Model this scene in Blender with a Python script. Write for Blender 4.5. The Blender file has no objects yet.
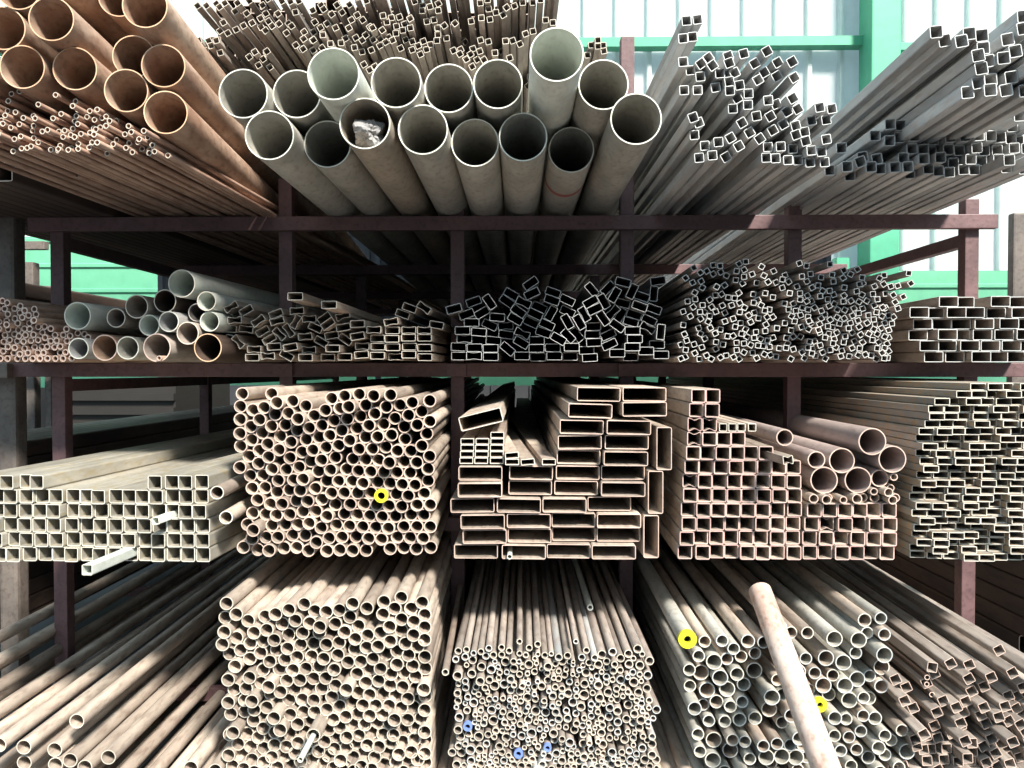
import bpy, bmesh, math, random
from mathutils import Vector, Matrix, Euler
random.seed(7)
C = bpy.context.scene.collection
SC = bpy.context.scene
# ------------------------------------------------------------------ camera, light, exposure
D = 3.08; EYE = 1.5; F = 770.0
cam_d = bpy.data.cameras.new('camera'); cam = bpy.data.objects.new('camera', cam_d); C.objects.link(cam)
cam_d.sensor_width = 36; cam_d.lens = 36 * F / 1024; cam_d.clip_end = 200
cam.location = (0, -D, EYE); cam.rotation_euler = (math.pi/2 - 14/F, 0, 13/F)
SC.camera = cam
w = bpy.data.worlds.new('sky'); SC.world = w; w.use_nodes = True
wn = w.node_tree.nodes; wl = w.node_tree.links
bg = wn['Background']
tc = wn.new('ShaderNodeTexCoord'); sep = wn.new('ShaderNodeSeparateXYZ'); wr = wn.new('ShaderNodeValToRGB')
wl.new(tc.outputs['Generated'], sep.inputs[0]); wl.new(sep.outputs['Z'], wr.inputs[0]); wl.new(wr.outputs[0], bg.inputs['Color'])
wr.color_ramp.elements[0].position = 0.05; wr.color_ramp.elements[0].color = (0.08, 0.11, 0.13, 1)
wr.color_ramp.elements[1].position = 0.5; wr.color_ramp.elements[1].color = (0.62, 0.84, 1.0, 1)
bg.inputs['Strength'].default_value = 1.55
sun_d = bpy.data.lights.new('sun', 'SUN'); sun = bpy.data.objects.new('sun', sun_d); C.objects.link(sun)
sun_d.energy = 9.5; sun_d.angle = math.radians(9); sun_d.color = (1.0, 0.95, 0.87)
SUN_FROM = Vector((0.50, -0.85, 0.95))
sun.rotation_euler = SUN_FROM.to_track_quat('Z', 'Y').to_euler()
SC.view_settings.view_transform = 'Standard'; SC.view_settings.look = 'None'
SC.view_settings.exposure = 0.18; SC.view_settings.gamma = 1; SC.view_settings.use_curve_mapping = False
# ------------------------------------------------------------------ projection helpers
RM = cam.rotation_euler.to_matrix(); CP = Vector(cam.location)
def ray(px, py): return RM @ Vector(((px-512)/F, -(py-384)/F, -1.0))
def P(px, py, r=1.0):          # a point seen at (px,py) on the vertical plane whose distance is D/r
    v = ray(px, py); Y = -D + D/r
    return CP + v * ((Y - CP.y) / v.y)
def X(px, r=1.0): return P(px, 370, r).x
def Z(py, r=1.0): return P(525, py, r).z
# ------------------------------------------------------------------ materials
def rgb(h):
    h = h.lstrip('#'); o = []
    for i in (0, 2, 4):
        c = int(h[i:i+2], 16)/255; o.append(c/12.92 if c <= .04045 else ((c+.055)/1.055)**2.4)
    return tuple(o) + (1,)
MATS = {}
def steel(name, c1, c2, c3=None, amt=0.4, metal=0.25, rough=0.55, var=0.3, stretch=0.25, bump=0.25):
    if name in MATS: return MATS[name]
    m = bpy.data.materials.new(name); m.use_nodes = True
    n = m.node_tree.nodes; l = m.node_tree.links; b = n['Principled BSDF']
    tc = n.new('ShaderNodeTexCoord'); oi = n.new('ShaderNodeObjectInfo')
    add = n.new('ShaderNodeVectorMath'); add.operation = 'ADD'
    mul = n.new('ShaderNodeVectorMath'); mul.operation = 'SCALE'; mul.inputs['Scale'].default_value = 37.0
    cmb = n.new('ShaderNodeCombineXYZ')
    for i in range(3): l.new(oi.outputs['Random'], cmb.inputs[i])
    l.new(cmb.outputs[0], mul.inputs[0])
    mp = n.new('ShaderNodeMapping'); mp.inputs['Scale'].default_value = (1, stretch, 1)
    l.new(tc.outputs['Object'], mp.inputs[0]); l.new(mp.outputs[0], add.inputs[0]); l.new(mul.outputs[0], add.inputs[1])
    n1 = n.new('ShaderNodeTexNoise'); n1.inputs['Scale'].default_value = 9; n1.inputs['Detail'].default_value = 6; n1.inputs['Roughness'].default_value = .65
    n2 = n.new('ShaderNodeTexNoise'); n2.inputs['Scale'].default_value = 60; n2.inputs['Detail'].default_value = 4
    l.new(add.outputs[0], n1.inputs['Vector']); l.new(add.outputs[0], n2.inputs['Vector'])
    r1 = n.new('ShaderNodeValToRGB'); r1.color_ramp.elements[0].position = .35; r1.color_ramp.elements[1].position = .65
    r1.color_ramp.elements[0].color = c1; r1.color_ramp.elements[1].color = c2
    l.new(n1.outputs['Fac'], r1.inputs[0])
    mx = n.new('ShaderNodeMix'); mx.data_type = 'RGBA'; mx.inputs['B'].default_value = c3 or c1
    r2 = n.new('ShaderNodeMapRange'); r2.inputs['From Min'].default_value = .5; r2.inputs['From Max'].default_value = .7; r2.inputs['To Max'].default_value = amt
    l.new(n2.outputs['Fac'], r2.inputs['Value']); l.new(r2.outputs[0], mx.inputs['Factor']); l.new(r1.outputs[0], mx.inputs['A'])
    hs = n.new('ShaderNodeHueSaturation'); mr = n.new('ShaderNodeMapRange')
    mr.inputs['To Min'].default_value = 1-var; mr.inputs['To Max'].default_value = 1+var
    l.new(oi.outputs['Random'], mr.inputs['Value']); l.new(mr.outputs[0], hs.inputs['Value']); l.new(mx.outputs['Result'], hs.inputs['Color'])
    l.new(hs.outputs[0], b.inputs['Base Color'])
    b.inputs['Metallic'].default_value = metal; b.inputs['Roughness'].default_value = rough
    bp = n.new('ShaderNodeBump'); bp.inputs['Strength'].default_value = bump; bp.inputs['Distance'].default_value = .004
    l.new(n2.outputs['Fac'], bp.inputs['Height']); l.new(bp.outputs[0], b.inputs['Normal'])
    MATS[name] = m; return m
orange = steel('rusty_orange_steel', rgb('#94735e'), rgb('#b8a08c'), rgb('#6b4f40'), .5, .1, .6, .15, .5)
orange_rim = steel('rusty_orange_cut_edge', rgb('#c79c78'), rgb('#d3b394'), None, 0, .1, .5, .1)
grey = steel('galvanised_grey_steel', rgb('#a09d93'), rgb('#bebab0'), rgb('#7b6d5c'), .45, .2, .5, .12, .5)
grey_rim = steel('galvanised_cut_edge', rgb('#c6c6b8'), rgb('#d6d5c9'), None, 0, .1, .5, .05)
pale = steel('pale_zinc_steel', rgb('#c4c9c0'), rgb('#dfe2d8'), rgb('#a8a294'), .3, .2, .5, .08, .5)
brown = steel('brown_oxide_steel', rgb('#877c74'), rgb('#afa398'), rgb('#66544a'), .5, .15, .55, .25)
brown_rim = steel('brown_steel_cut_edge', rgb('#b9a393'), rgb('#cbb9aa'), None, .1, .1, .5, .12)
tan = steel('tan_oxide_steel', rgb('#928378'), rgb('#c2b4a4'), rgb('#6e584b'), .5, .15, .55, .28)
tan_rim = steel('tan_steel_cut_edge', rgb('#bcb2a2'), rgb('#cdc4b5'), None, .1, .1, .5, .1)
dusty = steel('dusty_reddish_grey_steel', rgb('#97857f'), rgb('#b3a29b'), rgb('#7a6258'), .4, .15, .55, .1)
pink = steel('reddish_rusty_steel', rgb('#9a7b6b'), rgb('#c4a692'), rgb('#6f4c3c'), .5, .1, .6, .15)
pink_rim = steel('reddish_cut_edge', rgb('#c0a596'), rgb('#cfb9ac'), None, .1, .1, .5, .1)
mill = steel('blue_grey_mill_steel', rgb('#a3a5a6'), rgb('#bfbdb9'), rgb('#a08c7e'), .5, .3, .5, .2)
mill_rim = steel('mill_steel_cut_edge', rgb('#b4b6b4'), rgb('#c6c7c4'), None, .1, .1, .5, .1)
black = steel('dark_mill_steel', rgb('#5b5a5c'), rgb('#7a746f'), rgb('#7b6556'), .4, .3, .5, .2)
black_rim = steel('dark_steel_cut_edge', rgb('#a09b96'), rgb('#b5b0a9'), None, .1, .1, .5, .15)
squares_l = steel('zinc_tan_square_steel', rgb('#8f8b82'), rgb('#b1ab9d'), rgb('#94804f'), .5, .25, .45, .12, .3)
cream_rim = steel('cream_cut_edge', rgb('#c6c0b1'), rgb('#d3cec3'), None, .1, .1, .5, .05)
maroon_rim = steel('red_painted_cut_edge', rgb('#c4aca0'), rgb('#ba918c'), rgb('#cabbae'), .6, .0, .6, .12)
yrust = steel('yellow_stained_mill_steel', rgb('#8c8a84'), rgb('#a3988a'), rgb('#b98a4a'), .6, .25, .5, .18, .6)
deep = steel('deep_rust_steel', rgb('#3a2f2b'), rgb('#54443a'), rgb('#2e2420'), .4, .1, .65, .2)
rackm = steel('maroon_rack_paint', rgb('#5a4243'), rgb('#6e5252'), rgb('#402e2e'), .5, .0, .55, .08, 1)
rackg = steel('worn_grey_post_paint', rgb('#5a534e'), rgb('#746a62'), rgb('#4a382f'), .5, .1, .55, .05, 1)
def flat(name, c, rough=.5, metal=0):
    if name in MATS: return MATS[name]
    m = bpy.data.materials.new(name); m.use_nodes = True; n = m.node_tree.nodes; l = m.node_tree.links
    b = n['Principled BSDF']; b.inputs['Roughness'].default_value = rough; b.inputs['Metallic'].default_value = metal
    nt = n.new('ShaderNodeTexNoise'); nt.inputs['Scale'].default_value = 6; nt.inputs['Detail'].default_value = 5
    r = n.new('ShaderNodeValToRGB'); r.color_ramp.elements[0].position = .3; r.color_ramp.elements[1].position = .7
    r.color_ramp.elements[0].color = tuple(x*.86 for x in c[:3]) + (1,); r.color_ramp.elements[1].color = c
    tc = n.new('ShaderNodeTexCoord'); l.new(tc.outputs['Object'], nt.inputs['Vector']); l.new(nt.outputs['Fac'], r.inputs[0]); l.new(r.outputs[0], b.inputs['Base Color'])
    MATS[name] = m; return m
yellow = flat('yellow_plastic', (.72, .68, .03, 1), .4)
blue = flat('blue_paint', rgb('#6f86c4'), .5)
# ------------------------------------------------------------------ tube meshes (profile in XZ, running along +Y)
def prof_round(r, n): return [(r*math.cos(2*math.pi*k/n), r*math.sin(2*math.pi*k/n)) for k in range(n)]
def prof_rect(w, h, rad, seg=2):
    pts = []
    for cx, cz, a0 in ((w/2-rad, h/2-rad, 0), (-w/2+rad, h/2-rad, 90), (-w/2+rad, -h/2+rad, 180), (w/2-rad, -h/2+rad, 270)):
        for k in range(seg+1):
            a = math.radians(a0 + 90*k/seg); pts.append((cx+rad*math.cos(a), cz+rad*math.sin(a)))
    return pts
def prof_bow(w, h, rad, pinch):
    pts = []
    base = prof_rect(w, h, rad)
    out = []
    for i, (x, z) in enumerate(base):
        out.append((x, z))
        if i == 2 or i == 8:
            s = 1 if i == 2 else -1
            for t in (.66, .44, .22, 0, -.22, -.44, -.66): out.append((s*t*w*.5, s*(h/2 - h*pinch*(.5+.5*math.cos(math.pi*t/.88)))))
    return out
MESH = {}
def tube_mesh(key, outer, inner, L, body, rim, smooth):
    if key in MESH: return MESH[key]
    me = bpy.data.meshes.new(key[0]); n = len(outer); v = []; f = []; mi = []
    for y in (0, L):
        v += [(x, y, z) for x, z in outer]; v += [(x, y, z) for x, z in inner]
    for k in range(n):
        j = (k+1) % n
        f.append((k, 2*n+k, 2*n+j, j)); mi.append(0)
        f.append((n+j, 3*n+j, 3*n+k, n+k)); mi.append(0)
        f.append((k, j, n+j, n+k)); mi.append(1)
        f.append((2*n+j, 2*n+k, 3*n+k, 3*n+j)); mi.append(1)
    me.from_pydata(v, [], f)
    me.materials.append(body); me.materials.append(rim)
    for p, m in zip(me.polygons, mi):
        p.material_index = m; p.use_smooth = smooth and m == 0
    bm = bmesh.new(); bm.from_mesh(me); bmesh.ops.recalc_face_normals(bm, faces=bm.faces); bm.to_mesh(me); bm.free()
    if smooth:
        for e in me.edges:
            a, b = e.vertices
            if (a < 2*n) == (b < 2*n): e.use_edge_sharp = True
    MESH[key] = me; return me
def q(x, s=.0004): return round(x/s)*s
def round_tube(r, t, body, rim, L=6.0):
    r = q(r); n = 12 if r < .012 else 18 if r < .03 else 40 if r < .06 else 56
    k = ('steel_pipe', round(r*1e5), round(t*1e5), body.name, rim.name, L)
    return tube_mesh(k, prof_round(r, n), prof_round(r-t, n), L, body, rim, True)
def rect_tube(w, h, t, body, rim, L=6.0, pinch=0, kind=None):
    kind = kind or ('square_tube' if abs(w-h) < .1*h else 'rectangular_tube')
    rad = min(w, h)*.12
    k = (kind, round(w*1e4), round(h*1e4), round(t*1e5), body.name, rim.name, L, pinch)
    if pinch: return tube_mesh(k, prof_bow(w, h, rad, pinch), prof_bow(w-2*t, h-2*t, max(rad-t, .0006), pinch*.95), L, body, rim, False)
    return tube_mesh(k, prof_rect(w, h, rad), prof_rect(w-2*t, h-2*t, max(rad-t, .0006)), L, body, rim, False)
def frame(vp, roll=0):
    d = ray(*vp).normalized()
    yaw = math.atan2(-d.x, d.y); pit = math.asin(d.z)
    return (Matrix.Rotation(yaw, 4, 'Z') @ Matrix.Rotation(pit, 4, 'X') @ Matrix.Rotation(math.radians(-roll), 4, 'Y')), d
def put(me, loc, vp, roll=0, label='', cat='pipe', group=None):
    o = bpy.data.objects.new(me.name.split('.')[0], me); C.objects.link(o)
    M, d = frame(vp, roll); o.matrix_world = Matrix.Translation(loc) @ M
    o['label'] = label; o['category'] = cat
    if group: o['group'] = group
    return o
ORD = ['', 'first', 'second', 'third', 'fourth', 'fifth', 'sixth', 'seventh', 'eighth', 'ninth', 'tenth', 'eleventh', 'twelfth', 'thirteenth',
       'fourteenth', 'fifteenth', 'sixteenth', 'seventeenth', 'eighteenth', 'nineteenth', 'twentieth']
def ordn(k): return ORD[k] if k <= 20 else ('twenty-' + ORD[k-20] if k < 30 else 'thirtieth' if k == 30 else 'thirty-' + ORD[k-30])
def parse(s): return [tuple(float(a) for a in t.split(',')) for t in s.split()]
def fr(lst, x0, y0, s, rs=None):   # zoom coordinates to photograph coordinates
    out = []
    for t in lst:
        px, py = x0 + t[0]/s, y0 + t[1]/s
        out.append((px, py) + ((t[2]/(s if rs else 1),) if len(t) > 2 else ()) + t[3:])
    return out
def relax(pts, rad, zmin, fixed_posts=(), it=60, anchor=.02, slack=.98):
    pts = [list(p) for p in pts]; org = [tuple(p) for p in pts]; n = len(pts)
    for _ in range(it):
        cell = {}; cs = 2*max(rad)
        for i, (x, z) in enumerate(pts): cell.setdefault((int(x//cs), int(z//cs)), []).append(i)
        for i in range(n):
            x, z = pts[i]; cx, cz = int(x//cs), int(z//cs)
            for a in (-1, 0, 1):
                for b in (-1, 0, 1):
                    for j in cell.get((cx+a, cz+b), ()):
                        if j <= i: continue
                        dx = pts[j][0]-pts[i][0]; dz = pts[j][1]-pts[i][1]; dd = math.hypot(dx, dz) or 1e-5
                        m = (rad[i]+rad[j])*slack
                        if dd < m:
                            k = (m-dd)/dd*.5; pts[i][0] -= dx*k; pts[i][1] -= dz*k; pts[j][0] += dx*k; pts[j][1] += dz*k
            pts[i][0] += (org[i][0]-pts[i][0])*anchor; pts[i][1] += (org[i][1]-pts[i][1])*anchor
            if pts[i][1] < zmin+rad[i]: pts[i][1] = zmin+rad[i]
            for (px_, hw) in fixed_posts:
                dd = pts[i][0]-px_
                if abs(dd) < hw+rad[i]: pts[i][0] = px_ + math.copysign(hw+rad[i], dd)
    return pts
def label_pile(pts, size, noun, where):
    """rank the outermost pipes of a heap along its top, bottom and sides; the inner ones share a zone"""
    n = len(pts); xs = [p[0] for p in pts]; zs = [p[1] for p in pts]
    lab = [None]*n
    top = [i for i in range(n) if not any(abs(pts[j][0]-pts[i][0]) < size*.55 and pts[j][1] > pts[i][1]+size*.3 for j in range(n))]
    bot = [i for i in range(n) if pts[i][1] < min(zs)+size*.6]
    for i, k in zip(sorted(top, key=lambda i: pts[i][0]), range(1, 99)):
        if k <= 38: lab[i] = '%s, %s from left atop the %s' % (noun, ordn(k), where)
    for i, k in zip(sorted(bot, key=lambda i: pts[i][0]), range(1, 99)):
        if lab[i] is None and k <= 38: lab[i] = '%s, %s from left under the %s' % (noun, ordn(k), where)
    rest = [i for i in range(n) if lab[i] is None]
    left = [i for i in rest if not any(abs(pts[j][1]-pts[i][1]) < size*.5 and pts[j][0] < pts[i][0]-size*.3 for j in range(n))]
    right = [i for i in rest if i not in left and not any(abs(pts[j][1]-pts[i][1]) < size*.5 and pts[j][0] > pts[i][0]+size*.3 for j in range(n))]
    for side, ls in (('left', left), ('right', right)):
        for i, k in zip(sorted(ls, key=lambda i: -pts[i][1]), range(1, 38)):
            lab[i] = '%s, %s down the %s side of the %s' % (noun, ordn(k), side, where)
    x0, x1, z0, z1 = min(xs), max(xs), min(zs), max(zs)
    for i in range(n):
        if lab[i] is None:
            c = ('far left', 'left', 'centre left', 'centre right', 'right', 'far right')[min(5, int(6*(pts[i][0]-x0)/(x1-x0+1e-6)))]
            r = ('lowest', 'lower', 'middle', 'upper', 'topmost')[min(4, int(5*(pts[i][1]-z0)/(z1-z0+1e-6)))]
            lab[i] = '%s inside the %s %s of the %s' % (noun, r, c, where)
    return lab
def pile(items, r, vp, zmin, mk, noun, where, group, cat='pipe', jit=.03, size=None, posts=(), roll=None, slack=.98, wob=0, it=60, special=None, anchor=.02, deeper=None):
    """items: (px,py,size_px,roll); mk(size_m) -> (mesh, collision radius)"""
    Y = -D + D/r; _, d = frame(vp)
    base = [P(t[0], t[1], r) for t in items]
    ms = [mk(t) for t in items]
    rad = [m[1] for m in ms]
    fp = [(px_ - d.x/d.y*(0-Y), hw) for px_, hw in posts]
    pts = relax([(b.x, b.z) for b in base], rad, zmin, fp, it, anchor, slack) if it else [(b.x, b.z) for b in base]
    sz = size or 2*sum(rad)/len(rad)
    lab = label_pile(pts, sz, noun, where)
    out = []
    for i, t in enumerate(items):
        dy = random.uniform(-jit, jit)*.35
        if random.random() < .10: dy -= random.uniform(0, jit*1.2)
        if deeper: dy += deeper(t)
        loc = Vector((pts[i][0], Y, pts[i][1])) + d/d.y*dy
        rl = t[3] if len(t) > 3 and roll is None else (random.uniform(*roll) if roll else 0)
        o = put(ms[i][0], loc, (vp[0]+random.uniform(-wob, wob), vp[1]+random.uniform(-wob, wob)*.5), rl, lab[i], cat, group)
        out.append(o)
    return out
PX = .004
# ------------------------------------------------------------------ mesh helpers for the rack and the place
def box_bm(bm, x0, x1, y0, y1, z0, z1):
    vs = [bm.verts.new((x, y, z)) for x in (x0, x1) for y in (y0, y1) for z in (z0, z1)]
    for a in ((0,1,3,2), (4,6,7,5), (0,4,5,1), (2,3,7,6), (0,2,6,4), (1,5,7,3)): bm.faces.new([vs[i] for i in a])
def link_bm(name, bm, mat, parent=None, bevel=0):
    bmesh.ops.recalc_face_normals(bm, faces=bm.faces)
    if bevel: bmesh.ops.bevel(bm, geom=bm.edges[:], offset=bevel, segments=2, affect='EDGES', profile=.6)
    me = bpy.data.meshes.new(name); bm.to_mesh(me); bm.free(); me.materials.append(mat)
    o = bpy.data.objects.new(name, me); C.objects.link(o); o.parent = parent
    return o
def box(name, x0, x1, y0, y1, z0, z1, mat, parent=None, bevel=0):
    bm = bmesh.new(); box_bm(bm, x0, x1, y0, y1, z0, z1); return link_bm(name, bm, mat, parent, bevel)
def struct(o): o['kind'] = 'structure'; return o
# ------------------------------------------------------------------ setting: floor, far wall
conc = flat('yard_concrete', rgb('#45474a'), .85)
struct(box('floor', -14, 16, -9, 14, -.2, 0, conc))
white_sheet = flat('white_translucent_sheet', rgb('#eef3f0'), .5)
mint = flat('mint_green_paint', rgb('#55ad88'), .5)
mintw = flat('mint_green_sheet', rgb('#68b08c'), .5)
seam = flat('sheet_seam_grey_green', rgb('#b7cfc9'), .5)
WY = 9.2
def ribbed(name, x0, x1, z0, z1, y, pitch, depth, mat, horizontal=False):
    bm = bmesh.new(); prof = []
    a0, a1 = (z0, z1) if horizontal else (x0, x1); a = a0
    while a < a1 - 1e-6:
        for t, dd in ((0, 0), (.80, 0), (.84, -depth), (.96, -depth)):
            if a + t*pitch <= a1: prof.append((a+t*pitch, y+dd))
        a += pitch
    prof.append((a1, y))
    back = [(p[0], p[1]+.03) for p in prof]
    def vt(p, e): return bm.verts.new((e, p[1], p[0])) if horizontal else bm.verts.new((p[0], p[1], e))
    e0, e1 = (x0, x1) if horizontal else (z0, z1)
    f0 = [vt(p, e0) for p in prof]; f1 = [vt(p, e1) for p in prof]; g0 = [vt(p, e0) for p in back]; g1 = [vt(p, e1) for p in back]
    for i in range(len(prof)-1):
        bm.faces.new((f0[i], f0[i+1], f1[i+1], f1[i])); bm.faces.new((g0[i+1], g0[i], g1[i], g1[i+1]))
        bm.faces.new((f0[i], g0[i], g0[i+1], f0[i+1])); bm.faces.new((f1[i+1], g1[i+1], g1[i], f1[i]))
    return link_bm(name, bm, mat)
rw = D/(WY+D)
bs = white_sheet.node_tree.nodes['Principled BSDF']; tr = white_sheet.node_tree.nodes.new('ShaderNodeBsdfTranslucent'); ms_ = white_sheet.node_tree.nodes.new('ShaderNodeMixShader')
tr.inputs['Color'].default_value = rgb('#f2f8f6'); ms_.inputs[0].default_value = .6
lk = white_sheet.node_tree.links; out_ = white_sheet.node_tree.nodes['Material Output']
lk.new(bs.outputs[0], ms_.inputs[1]); lk.new(tr.outputs[0], ms_.inputs[2]); lk.new(ms_.outputs[0], out_.inputs['Surface'])
blockm = flat('dark_roof_sheet', rgb('#4c5558'), .7)
darkbase = flat('dark_brown_wall_base', rgb('#4a423e'), .85)
struct(box('ceiling', -9, 12, -.3, 2.3, 9.6, 9.7, blockm))  # unseen roof, added to keep skylight out of the rack
struct(box('wall_left', -9.1, -9, -.3, 2.3, 0, 9.7, blockm))  # unseen side wall, added to block light from the left
pt = flat('dark_partition_sheet', rgb('#3f4144'), .8)  # ribbed dark backing and battens added so gaps through the rack read dark
struct(ribbed('wall_partition', -4.75, 3.9, 1.47, 3.35, 6.9, .25, .03, pt))
struct(ribbed('wall_partition_low', -4.9, 6.5, 0, 1.30, 6.9, .25, .03, pt))
for x_ in (-4.72, -1.9, 1.0, 3.87): struct(box('trim_5', x_-.03, x_+.03, 6.82, 6.9, 0, 3.35, pt))
struct(ribbed('wall_back', -14, 14, 3.0, 10.5, WY, .50, .09, white_sheet))
struct(box('wall_base', -14, 14, WY-.2, WY-.1, 0, 1.22, darkbase))  # dark strip added so the low background reads dark
struct(ribbed('wall_low', -14, 2.5, 1.2, 3.62, WY-.12, .40, .03, mintw, True))
struct(ribbed('wall_low_right', 2.5, 14, 1.25, 3.05, WY-.12, .40, .03, mintw, True))
struct(box('trim_1', -14, X(866, rw), WY-.3, WY-.1, Z(55, rw), Z(46, rw), mint))
struct(box('trim_2', X(866, rw), 14, WY-.3, WY-.1, Z(60, rw), Z(53, rw), mint))
struct(box('trim_3', X(852, rw), X(880, rw), WY-.6, WY-.15, 0, 10.5, mint, None, .02))
bm = bmesh.new(); box_bm(bm, X(826, rw), X(838, rw), WY-.4, WY-.2, 0, Z(262, rw)); struct(link_bm('trim_4', bm, mint))
# ------------------------------------------------------------------ the rack
rack = bpy.data.objects.new('storage_rack', None); C.objects.link(rack); rack.location = (0, 0, 0)
rack['label'] = 'long maroon painted steel pipe rack with square posts and three loaded shelves'; rack['category'] = 'rack'
S1, S2, S3, S4 = 2.104, 1.528, .918, .235
POSTS = [62, 288, 458, 626, 792, 967]
PTOP = {62: 2.10, 288: 2.26, 458: 2.2, 626: 2.81, 792: 2.2, 967: 2.17}
FR = [0, 1.40, 2.9, 4.5]
hw = .027
for fi, fy in enumerate(FR):
    for px in POSTS:
        if fi and px in (458,): continue
        o = box('post', X(px)-hw, X(px)+hw, fy-hw, fy+hw, 0, (PTOP[px] if fi == 0 else S1-.06), rackm, rack, .004)
    for s, x0, x1 in ((S1, 38, 988), (S2, 20, 1100), (S3, 20, 1100), (S4, -60, 1100)):
        yo = -.058 if fi == 0 else 0
        box('crossbeam', X(x0), X(x1), fy-hw-.03+.0, fy-hw+.0, s-.055, s, rackm, rack, .003)
for s, in ((S1,), (S2,)):
    for px in (62, 967): box('side_rail', X(px)-.02, X(px)+.02, .03, 4.47, s-.115, s-.065, rackm, rack, .003)
for px in (288, 458, 626):
    for s in (S2,):
        bm = bmesh.new(); box_bm(bm, X(px)-.038, X(px)+.038, -.07, -.058, s-.052, s-.004); link_bm('joint_plate', bm, rackm, rack)
# neighbouring rack at the left
nr = bpy.data.objects.new('storage_rack', None); C.objects.link(nr); nr.location = (X(-40), 0, 0)
nr['label'] = 'neighbouring rack at far left with thick worn grey post'; nr['category'] = 'rack'
def childbox(name, par, x0, x1, y0, y1, z0, z1, mat, bev=.003):
    bm = bmesh.new(); l = par.location; box_bm(bm, x0-l.x, x1-l.x, y0-l.y, y1-l.y, z0-l.z, z1-l.z); return link_bm(name, bm, mat, par, bev)
childbox('post', nr, X(3), X(22), -.04, .036, 0, 2.22, rackg, .015)
childbox('post', nr, X(26, .62), X(37, .62), 1.86, 1.93, 0, 2.2, rackg, .01)
childbox('post', nr, X(43, .62), X(50, .62), 1.90, 1.96, 0, 2.05, rackg, .01)
childbox('post', nr, X(-200), X(-182), -.04, .036, 0, 2.08, rackg, .015)
childbox('crossbeam', nr, X(-200, .62), X(54, .62), 1.80, 1.85, Z(250, .62), Z(242, .62), rackg)
for s in (S2, S3):
    for y in (0, 1.86, 3.8, 5.2): childbox('crossbeam', nr, X(-260), X(22) if y == 0 else -2.4, y-.09, y-.045, s-.06, s-.002, rackg)
# ================================================================== TOP SHELF
def big_pipe(px, py, rpx, real_r, body, rim, vp, label, group, cat='pipe', t=.004, zmin=None, name=None, L=6.0, ybump=0):
    r = rpx*PX/real_r
    loc = P(px, py, r)
    if zmin is not None: loc.z = max(loc.z, zmin+real_r)
    return put(round_tube(real_r, t, body, rim, L), loc, vp, 0, label, cat, group)
def big_set(rows, real_r, vp, zmin, t, group, it=40):
    """large pipes: each end at its own depth (its apparent radius), kept clear of its neighbours"""
    locs = []; d = frame(vp)[1]
    for px, py, rpx, body, rim, lab in rows:
        r = rpx*PX/real_r; p = P(px, py, r); locs.append((p, d))
    Y0 = 0.0
    pts = [(p.x + d.x/d.y*(Y0-p.y), p.z + d.z/d.y*(Y0-p.y)) for p, d in locs]
    zlo = zmin
    pts = relax(pts, [real_r]*len(rows), zlo, (), it, .03, .995)
    out = []
    for (p, d), (x, z), row in zip(locs, pts, rows):
        loc = Vector((x + d.x/d.y*(p.y-Y0), p.y, z + d.z/d.y*(p.y-Y0)))
        out.append(put(round_tube(real_r, t, row[3], row[4]), loc, vp, 0, row[5], 'pipe', group))
    return out
g = 'large grey pipes on the top shelf'
s = 3.49
T_ = 'large grey pipe, '
rows = []
for x, y, r, fx, body, lab in (
    (243,470,86,200,grey,T_+'leftmost of the front bottom row on the top shelf'),
    (443,503,82,200,grey,T_+'second from left in the bottom row, top shelf'),
    (575,430,89,200,steel('brownish_grey_steel', rgb('#988f82'), rgb('#b5a997'), rgb('#776352'), .5, .2, .5, .1, .5),'large brownish pipe stuffed with crumpled paper on the top shelf'),
    (778,452,87,200,grey,T_+'right next to the paper-stuffed pipe on the top shelf'),
    (122,498,83,440,grey,T_+'two places right of the paper-stuffed pipe, bottom row'),
    (290,478,84,440,grey,T_+'fourth from right in the bottom row, top shelf'),
    (460,520,79,440,grey,T_+'recessed low between two longer ones, bottom row, right'),
    (683,413,89,440,grey,T_+'rightmost, long and leaning out beside the square tubes'),
    (155,328,86,200,grey,T_+'leftmost of the upper row beside the orange pipes'),
    (335,328,84,200,grey,T_+'second from left in the upper row, dark inside'),
    (466,258,91,200,pale,'large pale grey pipe standing out brightly in the upper row left'),
    (685,288,88,200,grey,T_+'fourth from left in the upper row'),
    (30,308,85,440,grey,T_+'fifth from left in the upper row'),
    (202,293,86,440,grey,T_+'just left of the topmost pipe'),
    (410,190,94,440,pale,'large pale grey pipe, topmost of all and sticking out furthest'),
    (568,300,87,440,grey,T_+'just right of the topmost pipe')):
    rows.append((fx+x/s, y/s, r/s, body, grey_rim, lab))
VB = (518, 372)
bigs = big_set(rows, .0712, VB, S1, .0035, g)
# crumpled paper in the third pipe
pp = bigs[2]
def crumple(name, loc, sx, sy, sz, seed, mat):
    rnd = random.Random(seed); bm = bmesh.new()
    bmesh.ops.create_icosphere(bm, subdivisions=4, radius=1)
    dirs = [Vector((rnd.gauss(0,1), rnd.gauss(0,1), rnd.gauss(0,1))).normalized() for _ in range(16)]
    for v in bm.verts:
        n = v.co.normalized(); k = min(abs((n-dd).length) for dd in dirs)
        s_ = .45 + 1.0*k + rnd.uniform(-.10, .10)
        v.co = Vector((n.x*sx*s_, n.y*sy*s_, n.z*sz*s_))
    o = link_bm(name, bm, mat); o.location = loc; return o
paper = flat('crumpled_grey_paper', rgb('#8f8d8b'), .8)
cr = crumple('crumpled_paper', Vector(pp.location) + Vector((.000, .06, -.012)), .047, .045, .043, 3, paper)
cr['label'] = 'ball of crumpled grey paper stuffed in the mouth of a big pipe'; cr['category'] = 'paper'
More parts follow.
